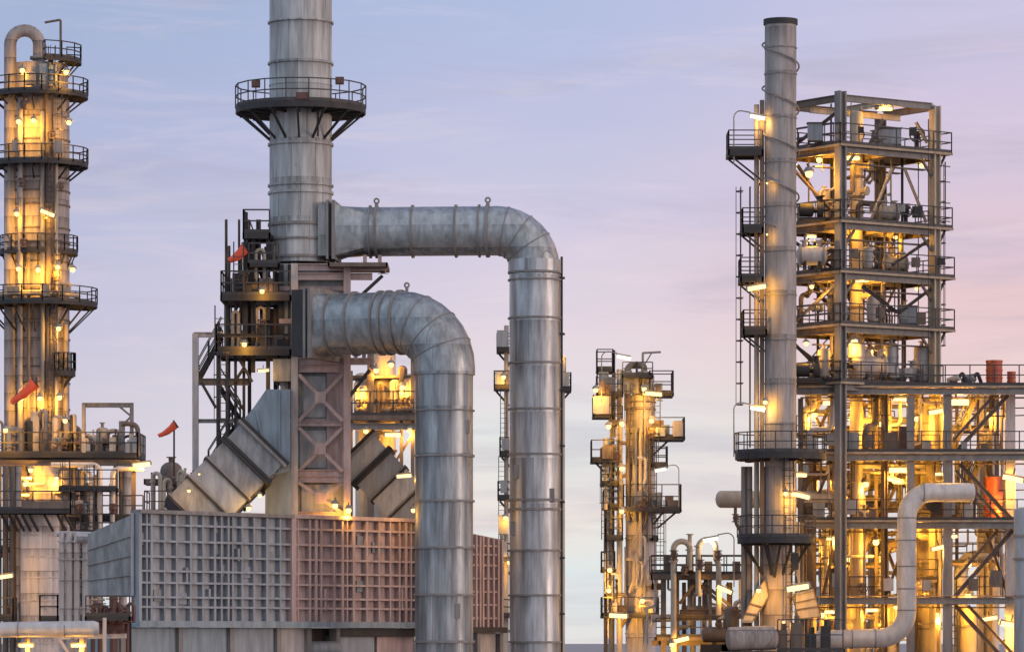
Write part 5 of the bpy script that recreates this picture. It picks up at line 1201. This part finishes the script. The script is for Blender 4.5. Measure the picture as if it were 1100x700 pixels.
for i in range(14):
    px, py = rq.choice(((646,424),(652,424),(660,424),(706,423),(716,423),(641,446),(650,446),(708,470),(718,470),(727,470),(640,494),(652,494),(660,494),(676,547),(696,547),(722,547),(654,577),(660,660),(676,660),(698,660))); w = rq.uniform(.12,.35); part('instrument_box', MB().box(X(px,D)-w,X(px,D)+w,D-1.75-J(),D-1.4,Z(py,D),Z(py,D)+rq.uniform(.4,1.1)), rq.choice((EQUIP,BROWN,TANP,PALE)), mt)
part('vent_pipe', MB().tube([P(660,425,D-.5),P(660,376,D-.5)],.06,6), DARK, mt); part('vent_pipe', MB().tube([P(684,405,D-.5),P(684,388,D-.5)],.08,6), DARK, mt)

# ================================================================ SMALL PIPE BRIDGE
D = 241.0; s = S(D)
br = thing('pipe_bridge', 'small steel pipe bridge with railed walkway between the slim process tower and the chimney', 'pipe rack', (X(752,D),D,0))
flat_platform(br, [(X(699,D),D-1.4),(X(806,D),D-1.4),(X(806,D),D+1.6),(X(699,D),D+1.6)], Z(617,D), edges=[[0,1],[2,3]], t=.2, mat=BROWN, chan=.3, h=1.1, rt=.06)
for px, w in ((712,.3),(727,.2),(762,.2),(799,.34)): part('post', MB().ibeam((X(px,D),D-1,0),(X(px,D),D-1,Z(623,D)),w,w,up=(0,1,0)), BROWN, br)
for y_, x0, x1 in ((657,730,800),(663,726,790),(690,700,806)): part('beam', MB().ibeam(P(x0,y_,D-.9),P(x1,y_,D-.9),.2,.3), BROWN, br)
for a_ in ((758,628,798,662),(752,628,786,658),(745,628,730,648)): part('brace', MB().bar(P(a_[0],a_[1],D-.8),P(a_[2],a_[3],D-.8),.14,.18), BROWN, br)
def loop(pts, r_, label, m=TANP, dd=-1.7):
    t = thing('looped_pipe', label, 'pipe', tuple(P(pts[0][0],760,D+dd))); part('pipe_run', pipe_mb([P(a_,b_,D+dd) for a_,b_ in pts], r_, .55, 14, [(0,.05),(0,.88),(len(pts)-2,.3)]), m, t); return t
t = loop([(723.5,760),(723.5,581),(741,581),(741,612)], .17, 'amber-lit looped pipe over the bridge railing, the loop closest to the slim tower'); part('valve_body', MB().cyl(P(741,588,D-1.7),P(741,574,D-1.7),.12,n=10).cyl(P(741,574,D-1.7),P(741,573,D-1.7),.22,n=12), TANP, t)
loop([(750,640),(750,579),(769,579),(769,600),(772,606),(772,660)], .16, 'amber-lit looped pipe over the bridge railing, the loop closest to the chimney')
for px, r_, m in ((735,.12,BROWN),(745,.12,GREY),(757,.14,TANP),(784,.16,BROWN)): part('pipe', MB().cyl((X(px,D),D+.3,0),(X(px,D),D+.3,Z(625,D)),r_,n=10), m, br)
part('header_pipe', MB().cyl(P(700,664,D+.4),P(800,660,D+.4),.22,n=12), PIPE, br); part('header_pipe', MB().cyl(P(732,652,D+1),P(792,654,D+1),.14,n=10), PALE, br)
for px, py in ((735,612),(752,606),(771,596),(724,596)): valve(br, P(px,py,D-1.75), (0,0,1), .15, BROWN)
for i in range(10):
    px = rq.uniform(704, 800); yy = rq.uniform(632, 680); x1 = px+rq.uniform(-20,20); part('pipe', pipe_mb([P(px,620,D+rq.uniform(-.6,1.2)),P(px,yy,D),P(x1,yy,D),P(x1,760,D)],rq.choice((.07,.1,.14)),.3), rq.choice((BROWN,TANP,PALE,GREY)), br)
flat_platform(br, [(X(704,D),D-1.2),(X(800,D),D-1.2),(X(800,D),D+1.4),(X(704,D),D+1.4)], Z(684,D), edges=[[0,1]], t=.12, mat=BROWN, chan=.2, h=1.1, rt=.06)
for px in (716,740,760,790): part('instrument_box', MB().box(X(px,D)-.22,X(px,D)+.22,D-1.2,D-.9,Z(616,D),Z(616,D)+.4+(px % 3)*.3), BROWN, br)
# machinery at the foot of the bridge
for px, w, h_, kd_, lb in ((768,1.4,1.5,'pump','brown pump unit at the foot of the pipe bridge, left of the sloping chute'),(786,1.0,2.4,'upright','brown upright unit at the foot of the pipe bridge beside the sloping chute')):
    d = 232.0; p = P(px,692,d); x_, y_, z_ = p; t = thing('pump_unit', lb, 'pump', tuple(p))
    part('base_plate', MB().box(x_-w*.6,x_+w*.6,y_-.6,y_+.6,0,z_+.02), DARK, t)
    part('body', MB().cyl((x_-w*.45,y_,z_+.55),(x_+w*.4,y_,z_+.55),.42,n=14,dome=.3) if kd_ == 'pump' else MB().cyl((x_,y_,z_),(x_,y_,z_+h_*.8),.42,n=14,dome=.5), BROWN, t)
    part('discharge_pipe', pipe_mb([(x_+.2,y_,z_+.8),(x_+.2,y_,z_+h_),(x_+w*.8,y_,z_+h_),(x_+w*.8,y_,0)],.12,.3), TANP, t)
    valve(t, (x_+.2,y_,z_+h_*.75), (0,0,1), .15, BROWN)
# far white-blue tank and low far buildings
D = 620.0
ft = thing('storage_tank', 'far pale blue storage tank seen under the pipe bridge', 'tank', (X(745,D),D,0))
part('shell', MB().cyl((X(745,D),D,0),(X(745,D),D,Z(664,D)),20*S(D),n=48), metal('pale_blue_tank_paint', (.45,.55,.64), dark=.85, rough=.5), ft)
part('roof', MB().cyl((X(745,D),D,Z(664,D)),(X(745,D),D,Z(661,D)),20*S(D),6*S(D),n=48), PALE, ft)
ladder(ft, X(735,D), D-20*S(D)-.1, 0, Z(664,D), cage=False)
D = 900.0
for i, (px, w, py, lb) in enumerate(((876,12,632,'far blue-grey building between chimney and corner post, the taller one'),(868,8,645,'far blue-grey building just right of the chimney foot, the lower one'))):
    t = thing('far_building', lb, 'building', (X(px,D),D,0)); a_ = w/2*S(D)
    part('wall', MB().box(X(px,D)-a_,X(px,D)+a_,D,D+14,0,Z(py,D)), BLUEP, t); part('roof', MB().box(X(px,D)-a_-.3,X(px,D)+a_+.3,D-.3,D+14.3,Z(py,D)+.002,Z(py,D)+.5), GREY, t)
    for k_ in range(3):
        for j_ in range(2): part('window', MB().box(X(px,D)-a_*.6+j_*a_*.8,X(px,D)-a_*.3+j_*a_*.8,D-.08,D-.01,Z(py,D)-3-k_*3.2,Z(py,D)-1.6-k_*3.2), DARK, t)
# ================================================================ LIT LAMPS
# one of each kind is built, then copied with its parts
def make_tube():
    t = thing('tube_lamp', 'x', 'lamp', (0,0,0), 'lit lamps of the plant')
    part('tube', MB().cyl((-.44,0,0),(.44,0,0),.105,n=8), SODIUM, t)
    part('housing', MB().box(-.5,.5,-.11,.13,.125,.19).box(-.53,-.455,-.11,.13,-.06,.124).box(.455,.53,-.11,.13,-.06,.124), GREY, t)
    part('bracket', MB().bar((0,.05,.19),(0,.05,.48),.06,.06), DARK, t)
    light(t, (0,-.12,-.28), 190, (1.0, .47, .05), .12); return t
def make_bulb():
    t = thing('bulkhead_lamp', 'x', 'lamp', (0,0,0), 'lit lamps of the plant')
    part('bulb', MB().sphere((0,0,0), .15, 10, 6), AMBER, t)
    part('shade', MB().lathe((0,0,0), [(.05,.26),(.10,.24),(.24,.10),(.26,.10),(.12,.28),(.05,.30)], 12), GREY, t)
    part('arm', MB().bar((0,0,.28),(0,.10,.42),.05,.05), DARK, t)
    light(t, (0,-.06,-.30), 165, (1.0, .47, .05), .1); return t
def make_goose():
    t = thing('gooseneck_lamp', 'x', 'lamp', (0,0,0), 'lit lamps of the plant')
    part('tube', MB().cyl((.15,0,-.06),(.9,0,-.21),.11,n=8), WARMW, t)
    part('housing', MB().hexa([(.1,-.12,.02),(.9,-.12,-.13),(.9,.12,-.13),(.1,.12,.02),(.1,-.12,.10),(.9,-.12,-.05),(.9,.12,-.05),(.1,.12,.10)]), PALE, t)
    part('pole', MB().tube(arc_path([(-.7,0,-2.6),(-.7,0,.25),(.15,0,.10)],.7,8), .035, 6), GREY, t)
    light(t, (.5,0,-.40), 70, (1.0, .66, .30), .12); return t
def light(parent, loc, w, col, rad):
    l = bpy.data.lights.new('lamp_light', 'POINT'); l.energy = w; l.color = col; l.shadow_soft_size = rad
    o = bpy.data.objects.new('lamp_light', l); COL.objects.link(o); o.parent = parent; o.location = loc
GOLD = (1.0, .50, .07)
KIND = {}
POW = .95
def lamp(kind, px, py, d, label, rz=0, tilt=0, sc_=1.0):
    mk = {'t': make_tube, 'b': make_bulb, 'g': make_goose}[kind]
    if kind not in KIND: KIND[kind] = o = mk()
    else: o = copy_tree(KIND[kind])
    o.location = P(px, py, d); o.rotation_euler = (0, R(tilt), R(rz)); o.scale = (sc_,)*3
    o['label'] = label
    for c in o.children:
        if c.type == 'LIGHT': c.data = c.data.copy(); c.data.energy *= sc_*sc_*POW
    return o
# left tower (tall, platformed): front surface at about 307.7
f = 306.6
for a_ in ((24,76,'lit amber lamp on the head of the left tower, under the bent pipe'),(71,78,'lit amber lamp at the right flank of the left tower head'),
  (20,131,'lit amber lamp below the second platform of the left tower, nearer the frame edge'),(36,130,'lit amber lamp below the second platform of the left tower, nearer its ladder'),(74,132,'lit amber lamp at the right flank of the left tower below its second platform'),
  (18,230,'lit amber lamp midway up the left tower, on its left flank'),
  (20,289,'lit amber lamp in the brightest band of the left tower, first from the frame edge'),(41,290,'lit amber lamp in the brightest band of the left tower, in its middle'),(62,287,'lit amber lamp in the brightest band of the left tower, beside its ladder'),(78,290,'lit amber lamp hanging off the right flank in the brightest band of the left tower'),
  (63,353,'lit amber lamp alone below the widest ring platform of the left tower'),
  (23,428,'lit amber lamp under the slanted big windsock on the left tower'),(43,428,'lit amber lamp right of the big windsock on the left tower'),(64,427,'lit amber lamp by the small side platform of the left tower'),
  (6,462,'lit amber lamp low on the process deck at the frame edge'),(70,452,'lit amber lamp on the process deck below the tower ladder'),(27,520,'lit amber lamp under the process deck at the frame edge'),(61,514,'lit amber lamp under the process deck beside the long bent pipe'),(33,505,'lit amber lamp under the process deck between two posts')):
    lamp('b', a_[0], a_[1], f if a_[1] < 440 else 296.0, a_[2], sc_=1.25 if a_[1] < 440 else 1.15)
lamp('t', 51, 229, f, 'lit slanted tube lamp midway up the left tower', 0, 22, 1.2)
lamp('t', 152, 499, 296, 'bright lit lamp at the right end of the process deck', 0, -6, 1.35)
lamp('t', 5, 619, 288, 'lit tube lamp at the frame edge beside the stout left tower', 0, -8, 1.2)
POW = 3.0
lamp('t', 28, 693, 185.6, 'lit tube lamp under the thick pipe at the bottom left, nearer the frame edge', 0, 0, .7); lamp('t', 84, 693, 185.6, 'lit tube lamp under the thick pipe at the bottom left, nearer its capped end', 0, 0, .7)
# centre
POW = .45
D_ = 206.5
lamp('b', 281.5, 313, D_, 'lit amber lamp on the upper landing of the stair tower', sc_=.8)
lamp('b', 262.5, 370, D_, 'lit amber lamp on the lower landing of the stair tower', sc_=.85)
lamp('t', 283, 398, 206.8, 'small lit tube lamp below the stair tower, above the blue-grey hood', 0, -4, .6)
lamp('b', 360, 543, 206.6, 'lit amber lamp of a pair at the pink frame foot, the left one', sc_=.95)
lamp('b', 374.5, 548, 206.6, 'lit amber lamp of a pair at the pink frame foot, the right one', sc_=.95)
lamp('b', 444, 548, 208.5, 'lit amber lamp on the casing roof beside the lower vertical duct', sc_=.8)
lamp('t', 434, 511, 205.5, 'bright lit tube lamp over the right sloping duct', 0, -4, .8)
lamp('b', 267, 546, 204.6, 'lit amber lamp under the left sloping duct, closest to the flue box', sc_=.8)
lamp('b', 279, 532, 204.9, 'lit amber lamp at the underside of the left sloping duct, the higher one', sc_=.6)
lamp('b', 203, 527, 204.0, 'lit amber lamp at the foot end of the left sloping duct', sc_=.55)
lamp('b', 214, 509, 203.8, 'lit amber lamp over the upper face of the left sloping duct', sc_=.35)
POW = .8
for a_ in ((420,392,'lit amber lamp touching the lower round duct from behind, on the amber-lit tower'),(404,398,'lit amber lamp on the amber-lit tower, between its two shells'),(390,420,'lit amber lamp above the railing of the amber-lit tower'),(432,416,'lit amber lamp above the railing of the amber-lit tower, beside the vertical duct'),(393,463,'lit amber lamp under the deck of the amber-lit tower, left of its shell'),(440,462,'lit amber lamp under the deck of the amber-lit tower, beside the vertical duct')): lamp('b', a_[0], a_[1], 260.2, a_[2], sc_=1.1)
lamp('t', 422, 467, 260.2, 'bright lit tube lamp under the deck of the amber-lit tower', 0, 0, 1.1)
POW = .45
for a_ in ((541,405,'lit pale lamp on the hidden slender tower, upper left side'),(601,376,'lit pale lamp on the hidden slender tower, right side'),(543,556,'lit pale lamp on the hidden slender tower, lower left side'),(539,603,'lit amber lamp at the lowest platform of the hidden slender tower, left one'),(547,604,'lit amber lamp at the lowest platform of the hidden slender tower, right one')): lamp('b', a_[0], a_[1], 327.5, a_[2], sc_=1.15)
# middle tower
POW = .7
m_ = 252.4
for a_ in ((640,419,'lit pale lamp off the left top platform of the slim process tower'),(654,458,'lit amber lamp below the left top platforms of the slim process tower'),(668,455,'lit amber lamp beside the long riser of the slim process tower'),(668,503,'lit amber lamp halfway up the riser of the slim process tower'),(668,549,'lit amber lamp level with the widest platform of the slim process tower'),(654,634,'lit amber lamp near the foot of the slim process tower, on thin pipes'),(690,645,'lit amber lamp in front of the slim process tower foot'),(655,612,'small lit amber lamp on the thin pipes of the slim process tower'),(692,418,'lit amber lamp on the head of the slim process tower'),(700,452,'lit amber lamp at the right flank of the slim process tower head')): lamp('b', a_[0], a_[1], m_, a_[2], sc_=1.0)
lamp('t', 702, 423, m_, 'bright lit tube lamp across the head of the slim process tower', 0, 5, 1.1)
lamp('t', 664, 661, m_, 'bright lit tube lamp on the lowest platform of the slim process tower', 0, 3, 1.2)
lamp('g', 660, 381, m_, 'pale lit gooseneck lamp on the very top of the slim process tower', 0, 0, 1.1)
lamp('g', 718, 502, m_, 'pale lit gooseneck lamp on the right platforms of the slim process tower', 180, 0, .9)
lamp('g', 774, 576, 239, 'pale lit gooseneck lamp over the pipe bridge loops', 180, 0, 1.1)
lamp('t', 778, 633, 239, 'pale lit tube lamp on the slanted braces of the pipe bridge', 0, 24, 1.0)
lamp('t', 731, 687, 238.6, 'lit tube lamp at the foot of the pipe bridge', 0, -14, 1.1)
lamp('b', 722, 692, 238.6, 'lit amber lamp at the foot of the pipe bridge beside the looped pipe', sc_=1.0)
# slim chimney
POW = .65
lamp('g', 803, 123, 215.2, 'pale lit gooseneck lamp on the top access landing of the slim chimney', 0, 0, 1.0)
lamp('g', 803, 436, 215.2, 'pale lit gooseneck lamp on the lower landing of the slim chimney', 0, 0, 1.0)
lamp('t', 813, 309, 214.6, 'bright lit tube lamp on the guide post of the slim chimney', 0, -10, 1.05)
lamp('b', 815, 128, 215.5, 'lit amber lamp at the head of the chimney guide post', sc_=.6)
lamp('b', 824, 197, 215.0, 'small lit amber lamp on the chimney guide post, the upper one', sc_=.36); lamp('b', 824, 252, 215.0, 'small lit amber lamp on the chimney guide post, the lower one', sc_=.36)
lamp('b', 822, 432, 214.9, 'lit amber lamp between chimney and riser above the lower landing', sc_=.8)
lamp('b', 844, 530, 214.2, 'lit amber lamp against the chimney shell between its two landings', sc_=.8)
lamp('t', 860, 532, 214.6, 'bright lit tilted tube lamp right of the chimney between its landings', 0, 14, 1.05)
lamp('t', 858, 510, 216.5, 'lit tube lamp just under the upper chimney landing', 0, 2, .9)
lamp('t', 857, 631, 213.6, 'brightest lit tube lamp at the chimney foot', 0, -9, 1.25)
lamp('b', 815, 634, 214.4, 'lit amber lamp over the left sloping chute', sc_=.8); lamp('b', 842, 668, 213.5, 'lit amber lamp low in front of the chimney foot', sc_=.5)
# tall tower
POW = .85
def tl(px, b, py, lb, tilt=-3, sc_=1.05, kind='t'):
    p = N(0, b, 0); u = (px-CX)/F; a = (u*p.y-p.x)/(U.x-u*U.y); q = N(a, b, 0); return lamp(kind, px, py, q.y, lb, R(0)+35, tilt, sc_)
tl(950,.9,117,'lit tube lamp under the top frame of the tall steel tower'); tl(915,.8,170,'lit tube lamp under the top deck of the tall steel tower, at the corner post')
tl(869,1.0,187,'lit amber lamp under the top deck of the tall steel tower, beside the chimney',kind='b',sc_=1.3); tl(880,2.2,172,'lit amber lamp deep under the top deck of the tall steel tower',kind='b')
tl(871,1.4,254,'lit tube lamp under the second deck of the tall steel tower, beside the chimney',sc_=.7); tl(924,.7,300.5,'bright lit tube lamp under the third deck of the tall steel tower',sc_=1.2)
tl(872,1.6,308,'lit amber lamp under the third deck of the tall steel tower, beside the chimney',kind='b',sc_=.8)
tl(912,.6,368,'bright lit tilted tube lamp under the fourth deck of the tall steel tower',tilt=-10,sc_=1.15); tl(935,1.6,378,'lit amber lamp among the drums under the fourth deck',kind='b',sc_=1.1); tl(866,1.2,369,'lit amber lamp under the fourth deck beside the chimney',kind='b',sc_=.8); tl(918,1.4,240,'lit amber lamp on the thin column under the second deck',kind='b',sc_=.8); tl(985,3.0,310,'lit amber lamp at the rear of the third deck',kind='b',sc_=.8); tl(990,2.5,178,'lit amber lamp behind the right post under the top deck',kind='b',sc_=.9); tl(962,1.8,255,'lit amber lamp under the second deck behind its exchanger',kind='b',sc_=.8)
# lower rack
POW = 1.15
for px, py, d, lb, tilt, k_, kd_ in ((893,433,222.5,'lit tube lamp under the fifth deck beside the corner post',0,1.0,'t'),(969,428,222,'bright lit tube lamp under the fifth deck beside the middle post',0,1.0,'t'),(1027,432,222,'largest lit lamp under the high right deck',0,1.5,'t'),(1007,442,221.6,'lit tilted tube lamp left of the right-hand post under the high right deck',-10,1.0,'t'),
  (966,505,221.5,'lit tube lamp under the second rack deck, over the bend of the white pipe',0,1.2,'t'),(961,516,222,'lit tilted tube lamp just left of the white pipe bend',16,.9,'t'),(1011,509,222,'small lit tube lamp under the second rack deck beside the right-hand post',0,.7,'t'),(1088,514,221,'bright lit tilted tube lamp near the right edge, under the second rack deck',12,1.2,'t'),
  (895,578,222,'lit tube lamp under the third rack deck beside the corner post',0,.8,'t'),(941,582,223,'lit amber lamp at the meeting point of the leaning braces',0,1.2,'b'),(1009,588,221,'bright lit tilted tube lamp on the tall amber-lit vessel',-14,.9,'t'),(1022,576,222,'lit tube lamp under the third rack deck beyond the right-hand post',0,.7,'t'),(1041,606,223,'lit amber lamp on the lower double brace',0,1.0,'b'),
  (1063,664,221.5,'lit tube lamp under the lowest deck near the crossed braces',-10,.9,'t'),(1086,671,221,'bright lit tilted tube lamp at the bottom right edge',10,1.2,'t'),(893,657,222,'lit tube lamp under the lowest rack deck by the corner post',0,.8,'t'),(936,655,223,'lit tube lamp under the lowest rack deck in its middle',0,.8,'t'),(963,652,221.6,'small lit amber lamp under the lowest rack deck left of the white pipe',0,.9,'b'),
  (875,445,225,'lit amber lamp deep under the fifth deck, beside the chimney',0,1.1,'b'),(915,450,225,'lit amber lamp deep under the fifth deck, right of the corner post',0,1.2,'b'),(945,455,222.6,'lit amber lamp in front of the slender columns under the fifth deck',0,1.1,'b'),(985,450,224,'lit amber lamp behind the middle post under the fifth deck',0,1.1,'b'),
  (885,512,226,'lit amber lamp deep under the second rack deck between chimney and corner post',0,1.2,'b'),(930,520,223,'lit amber lamp below the horizontal drum of the second rack deck',0,1.1,'b'),(945,500,227,'lit amber lamp at the rear of the second rack deck',0,1.2,'b'),(988,560,223,'lit amber lamp between the white pipe and the tall amber-lit vessel',0,1.0,'b'),
  (912,600,223.6,'lit amber lamp against the wide amber-lit vessel, the upper one',0,1.1,'b'),(925,665,223.6,'lit amber lamp against the wide amber-lit vessel, the lower one',0,1.1,'b'),(990,625,223.8,'lit amber lamp against the tall amber-lit vessel below the third deck',0,1.1,'b'),(1006,660,223.8,'lit amber lamp against the tall amber-lit vessel near its foot',0,1.1,'b'),(1040,640,222.6,'lit amber lamp above the short amber-lit vessel in the corner',0,1.2,'b'),(1063,445,224,'lit amber lamp under the high deck behind the double braces',0,1.0,'b'),(1083,540,222.6,'lit amber lamp behind the orange-red drum',0,1.0,'b'),(870,585,225,'lit amber lamp beside the tan column at the chimney foot',0,1.1,'b'),(883,660,223.5,'lit amber lamp low beside the tan column at the chimney foot',0,1.0,'b')):
    lamp(kd_, px, py, d, lb, 0, tilt, k_)
# ================================================================ GROUND, FAR WOOD, SKY, SUN
g = MB(); NS = 24
g.add([(-30000,-3000,0),(30000,-3000,0),(30000,45000,0),(-30000,45000,0)], [(0,1,2,3)])
GM = metal('dusty_ground', (.33,.27,.24), scale=.02, bump=0)
o = solo('ground', g, GM, 'flat dusty ground of the plant running out to the horizon', 'ground', (0,0,0), kind='structure')
w = sc.world = bpy.data.worlds.new('World'); w.use_nodes = True
nt = w.node_tree; L = nt.links.new; bg = nt.nodes['Background']
SUN_EL, SUN_AZ = R(7), R(112)                    # azimuth clockwise from +Y (view direction)
sky = nd(nt, 'ShaderNodeTexSky', sky_type='NISHITA'); sky.sun_disc = False
sky.sun_elevation = R(5); sky.sun_rotation = SUN_AZ; sky.air_density = 1.3; sky.dust_density = 2.0; sky.ozone_density = 2.5
tc = nd(nt, 'ShaderNodeTexCoord'); sep = nd(nt, 'ShaderNodeSeparateXYZ'); L(tc.outputs['Generated'], sep.inputs[0])
def ramp(stops, src):
    r_ = nd(nt, 'ShaderNodeValToRGB'); el = r_.color_ramp.elements
    while len(el) < len(stops): el.new(.5)
    for e_, (p, c) in zip(el, stops): e_.position = p; e_.color = (*[(v/255/12.92 if v/255 <= .04045 else ((v/255+.055)/1.055)**2.4) for v in c], 1)
    L(src, r_.inputs[0]); return r_.outputs[0]
el_ = nd(nt, 'ShaderNodeMapRange'); el_.inputs[1].default_value = 0; el_.inputs[2].default_value = .30; L(sep.outputs[2], el_.inputs[0])
# cloud warp
mp = nd(nt, 'ShaderNodeMapping'); mp.inputs['Scale'].default_value = (7, 7, 34); mp.inputs['Rotation'].default_value = (0, R(9), 0); L(tc.outputs['Generated'], mp.inputs[0])
nz = nd(nt, 'ShaderNodeTexNoise'); nz.inputs['Scale'].default_value = 2.0; nz.inputs['Detail'].default_value = 6; nz.inputs['Roughness'].default_value = .52; L(mp.outputs[0], nz.inputs['Vector'])
wv = nd(nt, 'ShaderNodeMath', operation='MULTIPLY_ADD'); L(nz.outputs['Fac'], wv.inputs[0]); wv.inputs[1].default_value = .10; wv.inputs[2].default_value = -.05
ea = nd(nt, 'ShaderNodeMath', operation='ADD'); L(el_.outputs[0], ea.inputs[0]); L(wv.outputs[0], ea.inputs[1])
left = ramp([(0,(226,226,222)),(.05,(222,226,228)),(.12,(232,220,224)),(.19,(213,207,220)),(.28,(200,199,221)),(.40,(178,187,218)),(.52,(164,181,212)),(1,(140,160,205))], ea.outputs[0])
mid = ramp([(0,(234,230,224)),(.06,(226,236,234)),(.10,(244,234,222)),(.16,(232,234,230)),(.24,(232,218,224)),(.34,(212,206,226)),(.45,(186,194,224)),(.52,(180,192,224)),(1,(140,160,205))], ea.outputs[0])
right = ramp([(0,(225,222,220)),(.10,(234,226,222)),(.20,(240,212,206)),(.27,(236,204,206)),(.34,(222,202,216)),(.45,(210,200,224)),(.53,(204,202,228)),(1,(150,165,208))], ea.outputs[0])
def sm(a, b):
    m_ = nd(nt, 'ShaderNodeMapRange', interpolation_type='SMOOTHSTEP'); m_.inputs[1].default_value = a; m_.inputs[2].default_value = b; L(sep.outputs[0], m_.inputs[0]); return m_.outputs[0]
def mix(f, a, b, bt='MIX'):
    m_ = nd(nt, 'ShaderNodeMix', data_type='RGBA', blend_type=bt)
    if isinstance(f, float): m_.inputs[0].default_value = f
    else: L(f, m_.inputs[0])
    for k_, v in ((6, a), (7, b)):
        if isinstance(v, tuple): m_.inputs[k_].default_value = (*v, 1)
        else: L(v, m_.inputs[k_])
    return m_.outputs[2]
c = mix(sm(-.115, .01), left, mid); c = mix(sm(.0, .12), c, right)
# lilac-grey streaks of cloud
mp2 = nd(nt, 'ShaderNodeMapping'); mp2.inputs['Scale'].default_value = (4, 4, 34); mp2.inputs['Rotation'].default_value = (0, R(-7), 0); mp2.inputs['Location'].default_value = (1.3, .4, .2); L(tc.outputs['Generated'], mp2.inputs[0])
n2 = nd(nt, 'ShaderNodeTexNoise'); n2.inputs['Scale'].default_value = 2.2; n2.inputs['Detail'].default_value = 9; n2.inputs['Roughness'].default_value = .6; n2.inputs['Distortion'].default_value = .6; L(mp2.outputs[0], n2.inputs['Vector'])
r2_ = nd(nt, 'ShaderNodeMapRange', interpolation_type='SMOOTHSTEP'); r2_.inputs[1].default_value = .48; r2_.inputs[2].default_value = .70; r2_.inputs[4].default_value = .75; L(n2.outputs['Fac'], r2_.inputs[0])
c = mix(r2_.outputs[0], c, mix(.5, c, (.45, .42, .52)))
mp3 = nd(nt, 'ShaderNodeMapping'); mp3.inputs['Scale'].default_value = (6, 6, 38); mp3.inputs['Rotation'].default_value = (0, R(-5), 0); mp3.inputs['Location'].default_value = (4.3, 2.4, 1.2); L(tc.outputs['Generated'], mp3.inputs[0])
n3 = nd(nt, 'ShaderNodeTexNoise'); n3.inputs['Scale'].default_value = 2.6; n3.inputs['Detail'].default_value = 9; n3.inputs['Roughness'].default_value = .62; n3.inputs['Distortion'].default_value = .8; L(mp3.outputs[0], n3.inputs['Vector'])
r3_ = nd(nt, 'ShaderNodeMapRange', interpolation_type='SMOOTHSTEP'); r3_.inputs[1].default_value = .47; r3_.inputs[2].default_value = .72; r3_.inputs[4].default_value = .5; L(n3.outputs['Fac'], r3_.inputs[0])
c = mix(r3_.outputs[0], c, mix(.5, c, (.93, .76, .77)))
sb = mix(1.0, sky.outputs[0], (.05, .05, .05), 'MULTIPLY')
c = mix(.08, c, sb)
# brighter dusk sky behind the viewer: cool on the left, rosy towards the set sun on the right
bk = nd(nt, 'ShaderNodeMapRange', interpolation_type='SMOOTHSTEP'); bk.inputs[1].default_value = .55; bk.inputs[2].default_value = -.35; L(sep.outputs[1], bk.inputs[0])
sd = nd(nt, 'ShaderNodeMapRange', interpolation_type='SMOOTHSTEP'); sd.inputs[1].default_value = -.8; sd.inputs[2].default_value = .9; L(sep.outputs[0], sd.inputs[0])
c = mix(bk.outputs[0], c, mix(sd.outputs[0], (.64, .82, 1.02), (1.04, .90, .90)))
c = mix(1.0, c, (1.05, 1.055, 1.09), 'MULTIPLY')
L(c, bg.inputs[0]); bg.inputs[1].default_value = 1.0
sun = bpy.data.lights.new('sun', 'SUN'); sun.energy = .85; sun.angle = R(14); sun.color = (1, .74, .60)
so = bpy.data.objects.new('sun', sun); COL.objects.link(so)
dv = Vector((math.sin(SUN_AZ)*math.cos(SUN_EL), math.cos(SUN_AZ)*math.cos(SUN_EL), math.sin(SUN_EL)))
so.rotation_euler = dv.to_track_quat('Z', 'Y').to_euler(); so.location = (50, 100, 60)
sc.view_settings.view_transform = 'Standard'; sc.view_settings.look = 'None'; sc.view_settings.gamma = 1; sc.view_settings.exposure = 0
sc.cycles.max_bounces = 5; sc.cycles.diffuse_bounces = 3; sc.cycles.glossy_bounces = 3
sc.cycles.use_denoising = True; sc.cycles.sample_clamp_indirect = 6
